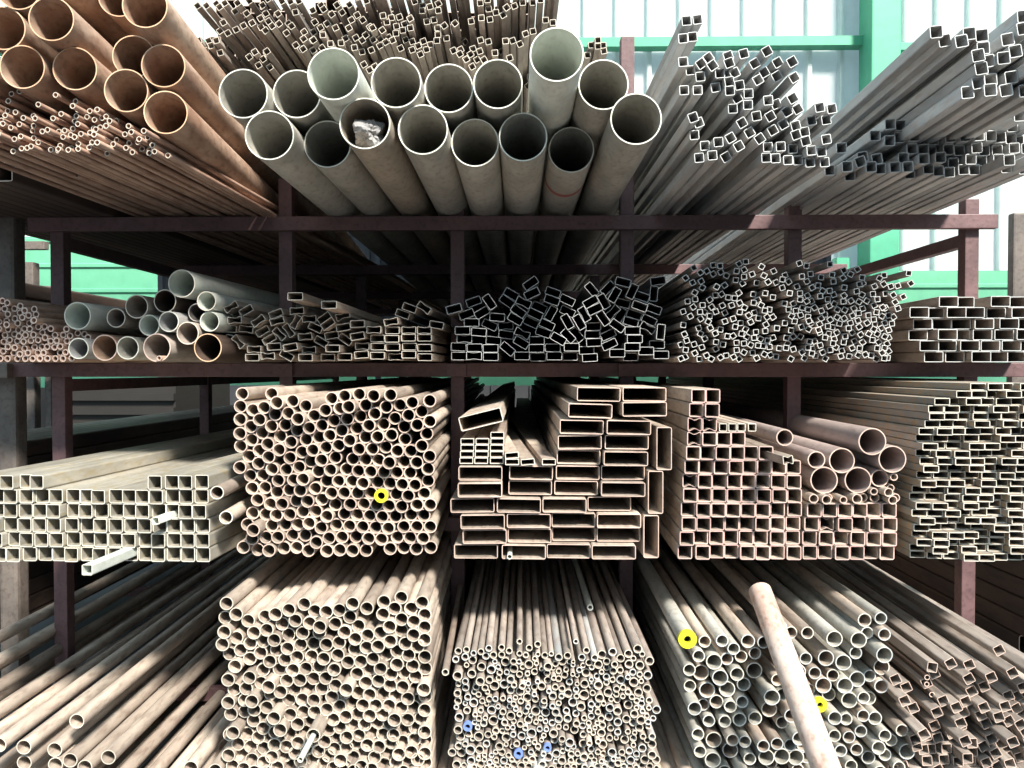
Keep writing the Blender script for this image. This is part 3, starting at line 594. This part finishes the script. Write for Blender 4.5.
# rows of the stack from the shelf up: (x list of centres, tilt list)
Wd, Hd = .1350, .0435
rows3 = [([138,322,495,667], [0,-1,-1,0], ['bottom row']), ([172,344,517,690], [1,-1,0,0], ['second row up']), ([165,341,514,688], [1,-.5,-.5,0], ['third row up']), ([125,303,478,655], [1.5,-1.5,-.5,0], ['fourth row up']),
         ([155,347,525,703], [.6,-1,-1,-1], ['fifth row up']), ([155,350,531,707], [0,-1.6,-1,0], ['sixth row up']),
         ([535,712], [-1.4,-1], ['seventh row up']), ([538,720], [1,-1], ['eighth row up']), ([545,724], [-1.5,-1.5], ['ninth row up']), ([578,783], [-2.5,1], ['tenth row up']), ([613,790], [-1.5,-.5], ['top row'])]
wm = rect_tube(Wd, Hd, .0024, tan, pink_rim, kind='wide_rectangular_tube'); dO = frame((520, 371))[1]
zrow = S3; rnd = random.Random(4)
for k, (xx, tl, nm) in enumerate(rows3):
    step = Hd + .0021 + (.0047 if k in (3, 8, 9) else .0019)
    for j, x in enumerate(xx):
        p = P(440+x/3.84, 400, R3); px_, = (p.x,)
        z = zrow + Hd/2 + .0012
        if k == 9 and j == 1: z += .006
        loc = Vector((px_, p.y, z)) + dO/dO.y*rnd.uniform(-.02, .03) * (1 if not (j == 0 and k in (2, 4)) else -1.5)
        nj = {0: 'leftmost', len(xx)-1: 'rightmost'}.get(j, ordn(j+1) + ' from left')
        if len(xx) == 2: nj = ('left', 'right')[j]
        put(wm, loc, (520, 371), tl[j]*.6, 'wide flat tube, %s in the %s, central third-shelf stack' % (nj, nm[0]), 'tube', 'wide flat tubes in the central third-shelf stack')
    zrow += step
# tilted, squashed and upright ones
zt6 = S3
def at3(x, y, r=R3): return P(440+x/3.84, 370+y/3.84, r)
put(rect_tube(.134, .045, .0024, tan, cream_rim, kind='wide_rectangular_tube'), at3(157, 190), (520, 371), 14, 'wide flat tube tilted on top of the small flat tubes', 'tube')
for (x, y, lab) in ((855,302,'upper'), (822,470,'middle'), (805,640,'lowest')):
    put(rect_tube(.047, .132, .0024, tan, pink_rim, kind='wide_rectangular_tube'), at3(x+6, y), (512, 371), 0, 'wide flat tube standing on edge at the right of the central stack, %s one' % lab, 'tube', 'flat tubes standing on edge')
put(round_tube(.0085, .0025, pale, cream_rim), Vector((at3(268, 700).x, at3(268, 700).y-.03, S3+.0024+.0095)), (520, 371), 0, 'small round tube inside a wide flat tube of the bottom row', 'tube')
sf = [(105,265),(163,262),(220,240),(220,267),(105,293),(161,290),(218,293),(103,320),(160,318),(218,320),(101,348),(158,348),(218,348),(277,312),(278,344),(337,347),(417,356)]
sfw = rect_tube(.0425, .0193, .0022, tan, cream_rim); sfz = S3 + 6*(Hd+.0035) + .008
names = ['leftmost in the fifth row up','second in the fifth row up','right in the topmost row','rightmost in the fifth row up','leftmost in the fourth row up','middle in the fourth row up','right in the fourth row up','leftmost in the third row up','middle in the third row up','right in the third row up','leftmost in the bottom row','second in the bottom row','third in the bottom row','long one right of the block, upper','long one right of the block, lower','single one second from the tall stack','single one touching the tall stack']
for (x, y), nmz in zip(sf, names):
    lev = {348: 0, 344: 0, 347: 0, 356: 0, 320: 1, 318: 1, 312: 1, 293: 2, 290: 2, 265: 3, 262: 3, 267: 3, 240: 4}[y]
    p = at3(x, y, 1.29); p.z = sfz + .0098 + lev*.0200
    jut = -.03 if x > 260 else 0
    put(sfw, p + Vector((0, jut, 0)), (520 if x < 260 else 470, 371), {277: 5, 337: 4}.get(x, 0), 'small flat tube, ' + nmz + ' of the little block', 'tube', 'small flat tubes on the central third-shelf stack')
# red-edged squares and pipes
Prows = [[180,233],[172,226],[165,217],[163,216,268,320],[158,211,265,318,371,424],[154,207,260,313,366,418,470,522],[149,202,255,309,362,415,470,525],[149,202,256,310,363,416,474,530],
         [143,196,250,304,358,413,470,535,603,660,715,770,825,880],[143,196,250,304,358,413,470,530,596,655,715,772,827,881],[135,190,247,302,357,411,470,530,590,648,708,764,820,876],[130,194,250,304,358,413,470,528,590,648,706,762,817,872]]
pc = 14.55*PX/R3
grid_stack(Prows, None, 650, 3.66, 0, 0, pc*.985, 13.9*PX/R3, .0030, R3, (548, 371), S3, tan, maroon_rim, 'red-edged square tube', 'right third-shelf stack', 'red-edged square tubes on the third shelf', pinch={(2,0),(2,1),(6,0),(9,9),(3,0)})
zP = lambda k: S3 + k*(13.9*PX/R3+.0009)       # height of the top of the k-th row
def on650(x, y, r=R3): return P(650+x/3.66, 370+y/3.66, r)
sq2 = rect_tube(.0245, .0245, .002, tan, cream_rim)
for x, y, lab in ((268,212,'leftmost'), (302,217,'second from left'), (335,218,'third from left'), (374,228,'rightmost, raised on a ledge')):
    p = on650(x, y); p.z = max(p.z, zP(9)+.0128) if x < 345 else zP(9)+.0128
    put(sq2, p, (548, 371), 0, 'small square tube on the right third-shelf stack, %s of four' % lab, 'tube', 'small square tubes lying on the right third-shelf stack')
p = on650(497, 322, 1.36); p.z = zP(7)+0.012; put(rect_tube(.030, .026, .002, tan, cream_rim, pinch=.2), p+Vector((0, -.02, 0.003)), (500, 371), 6, 'pinched short square tube jutting beside the reddish pipes', 'tube')
Pp = ((635,413,50,'wide reddish pipe at the lower left of the reddish group'), (768,408,49,'wide reddish pipe in the lower middle of the group'), (853,400,33,'orange-mouthed reddish pipe at the lower right of the group'),
      (707,333,47,'reddish pipe in the middle layer, centre of the group'), (618,343,33,'slim reddish pipe left of the middle layer'), (815,268,50,'reddish pipe, topmost and longest of the reddish group'),
      (868,322,50,'reddish pipe tucked right behind the topmost one'), (497,248,32,'slim reddish pipe lying highest at the left of the group'))
base = []; rr = []
for x, y, r, lab in Pp: base.append(on650(x, y)); rr.append((r-1)/3.66*PX/R3)
small = '593,468,18 637,480,18 665,472,15 700,472,15 752,475,19 788,470,17 830,475,18 815,443,15 862,440,17 888,435,15 873,473,17 907,473,17 887,392,15'
SM = parse(small)
allp = [(b_.x, b_.z) for b_ in base] + [(on650(x, y).x, on650(x, y).z) for x, y, r in SM]
allr = rr + [(r-1)/3.66*PX/R3 for x, y, r in SM]
pts = relax(allp, allr, zP(4), (), 120, .02, .99)
fix_low = lambda i: None
dP = frame((548, 371))[1]
for i, ((ux, uz), rad_) in enumerate(zip(pts, allr)):
    Y = base[0].y + ((-.015 if 'topmost' in Pp[i][3] else .01) if i < 8 else random.uniform(-.03, .03))
    loc = Vector((ux, base[0].y, uz)) + dP/dP.y*(Y-base[0].y)
    if i < 8: put(round_tube(rad_, .0032, dusty, pink_rim), loc, (556, 371), 0, Pp[i][3], 'pipe', 'reddish pipes on the right third-shelf stack')
    else:
        k = sorted(range(8, 21), key=lambda a: pts[a][0]).index(i)+1
        put(round_tube(rad_, .0028, tan, pink_rim), loc, (548, 371), 0, 'small round tube, %s from left, under the reddish pipes on the third shelf' % ordn(k), 'tube', 'small round tubes under the reddish pipes')
# flat tubes at the right end
st = [433,375,295,277,272,262,240,246,244,243,248,248,250,238,234,226,224,216,236,222,232,233,229,232]
hQ = .0228; wQ = .0462
Q = [[x+57*k+random.uniform(-1.5, 1.5) for k in range(int((700-x)/57)+1)] for x in st]
n = len(Q)
grid_stack(Q, None, 860, 3.66, 0, 0, wQ, hQ-.0011, .0022, R3, (556, 371), S3, yrust, cream_rim, 'flat tube', 'tall flat-tube stack at right', 'flat tubes stacked at the right end of the third shelf', jit=.03)
# ================================================================== LOWEST LEVEL
R4 = 1.36
Rl = ((265,605,24),(90,690,24),(185,708,22),(80,752,24),(195,752,22),(228,745,24),(362,735,24),(283,768,22),(-3,690,24),(640,772,20))
it = [(x/3.37, 540+y/3.37, 0, 0) for x, y, r in Rl]
it += [(-60,751),(-50,765),(105,792),(128,803),(152,800),(192,790),(-95,745),(-30,790),(-75,790),(10,790),(40,795),(70,790),(-120,700),(-105,720),(-130,740),(-90,770),(-130,780),(175,815),(80,815),(50,820),(20,818),(-10,815),(-40,815),(130,830),(205,812),(100,840),(0,840),(50,845),(150,845),(190,840),(-70,820),(-110,810)]
it = [(a[0], a[1], 0, 0) for a in it]
rt = round_tube(.0205, .003, tan, tan_rim)
rtw = round_tube(.0225, .003, tan, tan_rim)
pile(it, R4, (505, 371), S4-.13, lambda t: (rtw, .0227), 'long round pipe', 'loose heap at the lower left', 'loose round pipes at the lower left', 'pipe', .05, it=80, slack=1, anchor=.03, wob=5)
S1l = '142,182 213,275 113,328 303,343 440,308 537,275 645,233 765,195 838,262 942,275 127,405 198,475 108,512 462,408 577,360 695,322 805,345 920,350 890,410 370,410 315,520 428,512 520,495 617,485 743,460 830,528 948,510 155,605 243,575 312,640 408,595 530,570 620,550 725,540 210,690 467,668 593,640 695,642 808,637 918,640 425,730 575,710 765,725 888,725 680,715'
S2l = '120,245 232,178 335,235 475,185 610,155 695,240 790,200 205,300 90,362 260,375 148,428 475,270 565,250 627,335 737,372 835,308 850,390 337,455 527,385 457,445 630,452 747,440 875,505 122,512 245,470 437,510 535,505 650,530 760,510 247,560 352,560 120,575 495,605 417,635 635,600 725,600 833,595 190,648 293,690 70,725 565,690 675,690 855,715 455,740 350,735 640,755'
S3l = '165,95 325,75 475,100 188,150 168,225 340,210 485,185 622,50 715,55 805,75 925,60 870,140 655,180 738,222 275,240 368,290 458,288 187,325 260,320 550,330 640,365 765,355 810,270 625,235 860,350 372,402 490,420 395,475 582,465 240,480 157,518 228,580 305,515 395,540 205,675 328,690 450,625 555,600 637,560 752,520 697,618 810,595 870,500 915,575 915,425 500,500 732,405 790,435 610,680 755,675 870,665 490,740 575,750 677,730 260,760 355,775 805,760 950,500 970,660 960,160 410,95 285,150 585,115'
S4l = '190,140 255,50 333,95 440,50 532,55 695,95 812,165 600,160 490,140 715,155 265,198 345,225 440,240 535,245 645,225 775,235 155,205 222,278 300,295 397,310 500,305 600,295 695,310 828,325 105,250 95,290 180,290 245,345 357,370 155,350 475,350 560,360 750,400 635,400 425,410 512,435 320,425 218,430 107,430 68,500 170,520 268,520 368,515 473,508 580,508 677,515 750,525 812,520 125,590 230,585 313,615 408,630 523,640 627,615 733,605 823,600 75,670 180,670 265,675 365,710 473,715 572,740 675,730 788,695 130,750 230,755 320,760'
it = [(x0+a/s_, y0+b/s_, 0, 0) for S_, x0, y0, s_ in ((S1l,210,580,8.09),(S2l,325,580,8.09),(S3l,210,670,7.84),(S4l,325,670,7.84)) for a, b in parse(S_)]
it += [(222+i*13.2+(j % 2)*6, 772+j*12, 0, 0) for i in range(17) for j in range(4)]
so = pile(it, R4, (508, 371), S4, lambda t: (rt, .0194), 'round pipe', 'lower left tall stack', 'round pipes stacked on the lowest level, left', 'pipe', .04, posts=((X(458), hw),), slack=.97, it=60, anchor=.05, wob=5)
o = nearest(so, 210+860/7.84, 670+350/7.84, R4); o.location.y -= .10
o['label'] = 'round pipe with a slim tube sticking out of its mouth, lower left stack'
put(round_tube(.0085, .0025, pale, cream_rim, 1.5), Vector(o.location)+Vector((-.002, -.12, -.008)), (508, 371), 0, 'slim tube sticking out of a pipe in the lower left stack', 'tube')
T1 = '102,118,22 147,112,20 228,122,20 272,103,20 343,102,20 385,120,20 443,70,18 497,103,20 545,85,20 88,162,20 188,125,18 182,165,24 255,150,22 297,145,22 140,150,22 443,132,18 478,142,18 545,132,15 585,148,20 620,135,16 148,195,16 232,200,26 365,180,26 410,163,20 440,182,16 495,190,26 537,182,15 600,185,25 323,205,16 287,215,26 102,238,28 177,242,26 227,262,26 332,240,18 372,233,17 412,215,25 443,253,20 487,238,16 527,235,20 565,212,14 597,240,20 630,215,16 305,180,15 528,155,16 102,302,18 142,328,22 142,280,20 203,307,20 253,320,20 303,310,28 357,307,26 412,308,18 447,340,26 477,272,14 490,295,16 543,275,16 565,312,24 600,280,22 605,318,16 632,252,16 98,350,22 155,372,20 213,362,18 262,345,16 307,378,18 350,388,17 388,383,16 420,375,16 450,400,18 487,378,26 490,338,15 525,350,16 532,385,20 578,372,18 100,400,22 140,412,15 187,410,26 235,398,18 293,412,15 323,432,16 260,418,14 90,435,16 150,450,22 197,458,16 227,445,18 287,452,26 350,452,20 388,433,17 422,435,16 490,418,16 532,448,27 588,460,26 575,405,24 625,408,18 107,485,26 155,530,26 192,515,16 217,490,18 253,485,16 297,510,28 340,482,18 360,510,20 395,475,26 443,465,17 410,513,17 447,518,20 493,505,24 505,478,14 535,515,16 588,515,16 625,522,20 103,542,26 113,595,27 180,605,14 215,590,28 270,585,22 300,598,18 347,567,17 368,597,26 408,578,18 405,540,16 455,590,24 508,567,28 555,552,18 592,552,16 632,572,26 490,600,14 528,622,16 577,590,16 567,608,14 638,620,22 598,645,22 103,648,22 67,685,25 118,690,26 170,662,28 220,673,26 258,640,22 333,648,24 343,678,22 368,640,14 403,655,16 383,695,18 437,688,26 470,657,15 507,675,17 547,697,22 593,712,26 545,645,18 172,730,24 213,712,14 247,705,15 287,697,16 235,743,16 273,735,17 313,733,17 355,733,22 412,748,16 460,755,24 640,690,24 640,735,16 610,755,22 98,760,26'
T2 = '98,175,24 133,175,17 173,68,16 232,118,20 205,150,22 243,175,20 317,140,26 345,168,22 297,190,25 373,110,24 420,160,24 465,133,24 517,105,26 583,172,26 530,200,26 470,195,25 378,172,20 152,155,12 157,200,14 117,218,16 153,235,14 192,218,18 210,197,16 180,258,14 230,243,25 137,293,20 178,295,14 220,297,25 257,272,14 290,265,18 315,233,16 342,260,20 295,300,26 378,222,22 420,228,20 377,280,18 422,278,26 458,252,16 490,237,20 527,247,18 575,258,26 495,290,27 537,288,16 173,330,18 128,358,25 92,325,20 217,365,30 265,348,18 303,373,26 352,348,26 397,325,20 433,315,18 398,358,18 432,365,16 368,385,16 483,368,18 520,345,25 570,330,25 510,392,18 540,385,14 583,397,20 155,402,26 200,425,26 258,412,20 293,418,18 328,410,16 358,425,24 403,447,25 465,420,26 403,393,20 538,418,20 622,445,25 120,455,20 173,467,20 255,448,16 218,487,18 258,480,20 313,492,20 357,487,24 405,510,24 453,493,24 497,465,24 532,497,26 565,473,16 605,500,18 573,508,18 117,545,17 165,560,24 208,535,20 245,548,16 278,545,14 318,535,20 367,552,20 315,572,24 405,568,20 460,560,17 527,548,24 500,575,15 137,615,26 213,583,20 270,580,16 213,635,24 320,633,26 360,603,20 398,605,14 445,613,25 493,643,16 570,615,18 597,650,26 542,658,24 157,650,18 258,668,20 293,673,18 373,680,26 427,677,20 473,675,22 505,685,20 597,690,26 147,700,20 182,690,17 215,708,24 263,712,18 318,728,16 375,712,16 408,705,14 432,727,20 475,740,25 550,725,26 615,745,25 147,738,18 268,735,18 395,750,20'
it = [(440+a/5.57, 630+b/5.57, c/5.57, 0) for a, b, c in parse(T1)] + [(545+a/5.57, 630+b/5.57, c/5.57, 0) for a, b, c in parse(T2)]
for fy in range(655, 772, 4):
    for fx in range(456, 656, 3):
        dd_ = min(math.hypot(a[0]-fx, a[1]-fy)-a[2] for a in it)
        if 2.3 < dd_ < 9 and fx < 648+(fy-655)*.06 and fx > 458: it.append((fx+.7, fy+.3, min(dd_+.5, 4.2), 0))
print('narrow tubes', len(it))
def mkT(t):
    rad_ = t[2]*PX/R4*.97
    body = (mill, tan, brown)[round(t[2]*100) % 3]
    return round_tube(rad_, min(.0028, rad_*.3), body, tan_rim if round(t[0]) % 3 else mill_rim), q(rad_)*1.01
to = pile(it, R4, (522, 371), S4+.08, mkT, 'small round tube', 'lower central stack', 'small round tubes of mixed size, lower central stack', 'tube', .025, size=.027, slack=.97, it=70, anchor=.05, wob=3)
to.sort(key=lambda o: -max(v.co.x for v in o.data.vertices))
big_n = 290
small_, to = to[big_n:], to[:big_n]
if small_:
    V_, F_, MI = [], [], []
    mats_ = []
    for o in small_:
        b0 = len(V_); V_ += [tuple(o.matrix_world @ v.co) for v in o.data.vertices]
        for p_ in o.data.polygons:
            m_ = o.data.materials[p_.material_index]
            if m_ not in mats_: mats_.append(m_)
            F_.append(tuple(b0+i for i in p_.vertices)); MI.append(mats_.index(m_))
        bpy.data.objects.remove(o)
    me = bpy.data.meshes.new('filler_tubes'); me.from_pydata(V_, [], F_)
    for m_ in mats_: me.materials.append(m_)
    for p_, i in zip(me.polygons, MI): p_.material_index = i
    o = bpy.data.objects.new('filler_tubes', me); C.objects.link(o)
    o['label'] = 'many of the very thinnest tubes filling gaps in the lower central stack'; o['category'] = 'tube'; o['kind'] = 'stuff'
sup = pile([(452+i*15, 800+(j)*14, 0, 0) for i in range(14) for j in range(3)], R4, (522, 371), S4, lambda t: (rt, .0206), 'round support pipe', 'layer beneath the lower central stack', 'round pipes beneath the lower central stack', 'pipe', .04, it=60, slack=1, anchor=.01)
for a, b_, x0, s_ in ((155,530,440,5.57), (598,645,440,5.57), (437,688,440,5.57)):
    o = nearest(to, x0+a/s_, 630+b_/s_, R4); rad_ = max(v.co.x for v in o.data.vertices)
    ring(o, rad_+.0008, rad_*.55, blue, 'blue painted end'); o['label'] = 'small round tube with a blue painted end, %s of the lower central stack' % {155: 'left side', 598: 'middle', 437: 'lowest blue one'}[a]
put(round_tube(.0105, .003, tan, cream_rim), P(445.4, 672.2, 1.42), (498, 371), 0, 'single slim tube lying between the lower left and central stacks', 'tube')
put(round_tube(.0105, .003, pale, mill_rim), P(440+540/3.37-10, 540+228/3.37, 1.20), (512, 371), 0, 'single slim tube lying highest over the lower central stack', 'tube')
U1 = '222,325,34 288,345,24 340,333,22 427,335,28 380,362,24 262,385,24 315,403,32 358,400,24 408,392,25 460,388,25 480,340,24 230,430,25 275,450,30 332,455,30 390,445,28 457,445,30 240,500,24 295,508,30 360,500,30 423,495,28 240,543,28 285,563,24 328,545,26 365,553,20 410,543,24 513,522,32 510,580,30 263,655,25 317,675,32 368,653,24 420,677,25 468,670,22 520,672,24 575,665,25 268,708,24 310,735,30 377,718,32 432,728,24 492,722,30 565,722,32 405,768,24 520,768,24 590,775,24 540,480,22 560,305,22 455,600,26 560,620,24 350,605,24 400,600,26 300,610,24'
U2 = '30,310,22 90,310,22 175,325,32 260,330,32 293,275,27 342,265,23 88,400,25 152,395,30 208,407,30 250,375,24 300,320,20 343,312,25 327,367,30 345,430,32 183,460,22 140,490,32 210,482,30 265,470,30 305,468,24 335,487,28 225,525,30 277,525,24 305,540,26 170,525,26 165,577,26 272,583,24 110,510,24 128,548,26 35,663,26 25,720,32 180,655,25 232,663,25 278,650,25 405,635,24 380,680,24 328,695,26 433,718,32 205,710,25 262,710,25 360,730,25 308,745,28 235,755,25 400,768,25 95,745,24 70,690,20 5,525,20 60,440,26 30,380,26 40,480,26 70,560,26 30,590,26 100,610,26 220,600,24 330,610,26 350,655,22 110,440,24'
it = [(620+a/3.37, 540+b/3.37, c/3.37, 0) for a, b, c in parse(U1)] + [(780+a/3.37, 540+b/3.37, c/3.37, 0) for a, b, c in parse(U2)]
it += [(690+i*17+(j % 2)*8, 782+j*15, 7.6, 0) for i in range(14) for j in range(3)]
def mkU(t):
    rad_ = (t[2]-.5)*PX/R4; rad_ = {6: .0185, 7: .0205, 8: .0235, 9: .0262}[max(6, min(9, int(rad_*340)))]
    return round_tube(rad_, .0030, grey if round(t[0]) % 3 else tan, mill_rim if round(t[1]) % 2 else cream_rim), rad_
uo = pile(it, R4, (530, 371), S4, mkU, 'grey round pipe', 'lower right round stack', 'grey round pipes on the lowest level, right', 'pipe', .06, size=.045, slack=.97, it=80, anchor=.05, wob=3)
for a, b_, x0, lab in ((222,325,620,'at the upper left corner'), (128,548,780,'behind the leaning pole')):
    o = nearest(uo, x0+a/3.37, 540+b_/3.37, R4); rad_ = max(v.co.x for v in o.data.vertices)
    ring(o, rad_+.001, rad_*.4, yellow, 'bright yellow end cap'); o['label'] = 'grey round pipe with yellow end ring %s, lower right stack' % lab
V = '255,233,-8 350,213,30 455,300,30 485,247,25 557,283,25 640,170,30 662,257,30 560,358,25 493,382,30 460,435,25 695,407,25 628,432,20 587,480,20 440,492,25 575,545,25 660,510,30 153,365,25 112,403,25 163,447,25 170,537,30 283,468,25 305,568,25 380,562,25 443,572,25 400,612,25 265,630,20 325,635,20 468,630,5 375,693,3 427,697,3 490,698,3 243,725,5 355,745,5 423,755,3 497,755,3 548,657,30 560,740,25 590,615,25 635,637,25 655,670,25 655,577,30 695,610,25 612,560,25 720,475,30 735,420,30 700,535,30 725,560,30 712,635,30 645,725,20 585,680,30 600,755,30 690,745,25 745,350,25 310,300,25 270,350,25 60,290,25 330,420,25 380,440,25 520,440,25 530,500,25 400,520,25 215,590,20 160,600,20 180,640,15 230,680,10 285,690,5 770,600,25 780,680,25 790,520,25 800,440,25 760,250,30 750,740,20'
it = [(880+a/5.19, 620+b/5.19, 9.6, c) for a, b, c in parse(V)]
rnd = random.Random(2)
it += [(895+i*12+rnd.uniform(-2, 2), 772+j*12+rnd.uniform(-2, 2), 9.6, rnd.choice((5, 20, 30))) for i in range(15) for j in range(4)]
it += [(1035+i*13+rnd.uniform(-2, 2), 690+j*13+rnd.uniform(-2, 2), 9.6, rnd.choice((5, 20, 30))) for i in range(4) for j in range(6)]
vs = rect_tube(.0295, .0295, .002, brown, pink_rim)
vo = pile(it, R4, (548, 371), S4-.1, lambda t: (vs, .0162), 'brown square tube', 'lower right corner heap', 'brown square tubes heaped at the lower right corner', 'tube', .10, size=.033, slack=1, it=50, anchor=.06, wob=5)
for a, b_, r_, k in ((245,298,.0085,'upper'), (243,333,.0075,'middle'), (270,387,.0085,'lower')):
    put(round_tube(r_, .0025, deep, pink_rim), P(880+a/5.19, 620+b_/5.19, R4*.99), (548, 371), 0, 'slim round rusty tube, %s of three between square tubes, lower right' % k, 'tube', 'slim round tubes among the square ones')
for j in range(8):  # dark bars added to deepen the right side and stop the sun
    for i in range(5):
        put(rect_tube(.078, .078, .004, deep, brown_rim), Vector((2.10+i*.080, random.uniform(-.05, .15), S4+.0395+j*.0795)), (525, 370), 0, 'added dark square bar, %s from left, %s layer up, right edge lowest stack' % (ordn(i+1), ordn(j+1)), 'bar', 'added dark square bars at the right edge')
# leaning pole in the foreground
a = P(768, 590, 1.0); 
top = CP + ray(760, 591)*(2.42/ray(760, 591).y); low = CP + ray(826, 768)*(1.86/ray(826, 768).y)
dd = (low-top).normalized(); Lp = (top.z-0.0)/(-dd.z)
pole_m = round_tube(.0350, .004, steel('worn_reddish_white_steel', rgb('#b59a8c'), rgb('#d2c2b6'), rgb('#8a5f4c'), .6, .1, .5, .02, .6), cream_rim, round(Lp, 3))
o = bpy.data.objects.new('leaning_pole', pole_m); C.objects.link(o)
o.matrix_world = Matrix.Translation(top) @ dd.to_track_quat('Y', 'Z').to_matrix().to_4x4()
o['label'] = 'thick worn reddish white pipe leaning over the lower right round stack'; o['category'] = 'pipe'
# ================================================================== things further back
bar = rect_tube(.078, .078, .004, deep, brown_rim)
for lev, n_, zb, nm in ((S2, 5, S2, 'second'), (S3, 3, S3, 'third'), (S4, 8, S4, 'lowest')):  # the lowest stack is added to darken the lower left
    for j in range(n_):
        for i in range(6):
            put(bar, Vector((-2.46-i*.080, random.uniform(-.05, .15), zb+.0395+j*.0795)), (525, 370), 0, 'dark rusty square bar, %s from right, %s layer up, far left %s-shelf stack' % (ordn(i+1), ordn(j+1), nm), 'bar', 'dark square bars on the neighbouring rack')
sheetm = flat('dull_grey_sheet_metal', rgb('#35322f'), .5, .3)
for j in range(6):  # dark sheets added so the depth behind the left bays reads dark
    o = box('metal_sheet', X(36, .42), X(152, .42), 4.7+(j%2)*.05, 6.2, .90+j*.072, .90+j*.072+.0715, sheetm)
    o['label'] = 'added dark sheet, %s from bottom, stacked behind the left bays' % ordn(j+1); o['category'] = 'sheet'; o['group'] = 'added dark sheets stacked at the back left'
o = box('metal_crate', X(34, .42), X(154, .42), 4.65, 6.25, 0, .895, MATS['deep_rust_steel']); o['label'] = 'dark rusty box under the added dark sheets'; o['category'] = 'crate'
o = box('steel_column', X(1012, .8), X(1085, .8), -D+D/.8, -D+D/.8+.05, 0, Z(214, .8), rackg, None, .01); o['label'] = 'broad brown steel column standing at the right edge behind the tubes'; o['category'] = 'column'
import re
bad = [o['label'] for o in bpy.data.objects if o.parent is None and 'label' in o and not 4 <= len(re.findall(r'[A-Za-z0-9]+', o['label'])) <= 16]
print('LABELS out of range', len(bad), bad[:5]); print('objects', len(bpy.data.objects))

KIND = {'large grey pipes on the top shelf': 'large_grey_pipe', 'large orange rusty pipes on the top shelf': 'rusty_pipe', 'thin round tubes at the upper left': 'thin_tube',
 'small square tubes heaped behind the big pipes': 'small_square_tube', 'grey square tubes heaped at the upper right': 'grey_square_tube', 'wide grey square tubes at the top right corner': 'wide_square_tube',
 'recessed grey square tubes at the upper right': 'recessed_square_tube', 'reddish thick-walled tubes on the second shelf': 'thick_walled_tube', 'mixed round pipes on the second shelf': 'mixed_pipe',
 'flat tubes with pinched ends on the second shelf': 'flat_tube', 'dark rectangular tubes on the second shelf': 'dark_flat_tube', 'small square tubes on the second shelf': 'slim_square_tube',
 'brown rectangular tubes at the right end of the second shelf': 'rectangular_tube', 'zinc square tubes on the third shelf': 'zinc_square_tube', 'round pipes stacked on the third shelf': 'round_pipe',
 'wide flat tubes in the central third-shelf stack': 'wide_flat_tube', 'small flat tubes on the central third-shelf stack': 'small_flat_tube', 'flat tubes standing on edge': 'wide_flat_tube',
 'red-edged square tubes on the third shelf': 'red_edged_square_tube', 'reddish pipes on the right third-shelf stack': 'reddish_pipe', 'flat tubes stacked at the right end of the third shelf': 'stacked_flat_tube',
 'loose round pipes at the lower left': 'loose_pipe', 'round pipes stacked on the lowest level, left': 'stacked_pipe', 'small round tubes of mixed size, lower central stack': 'narrow_round_tube',
 'round pipes beneath the lower central stack': 'support_pipe', 'grey round pipes on the lowest level, right': 'grey_pipe', 'brown square tubes heaped at the lower right corner': 'brown_square_tube',
 'dark square bars on the neighbouring rack': 'square_bar', 'added dark square bars at the right edge': 'dark_bar', 'added dark backing bars behind the small square tubes': 'recessed_bar', 'dark square bars at the far left of the top shelf': 'top_shelf_bar'}
for o in list(C.objects):
    k = KIND.get(o.get('group'))
    if k and o.parent is None: o.name = k
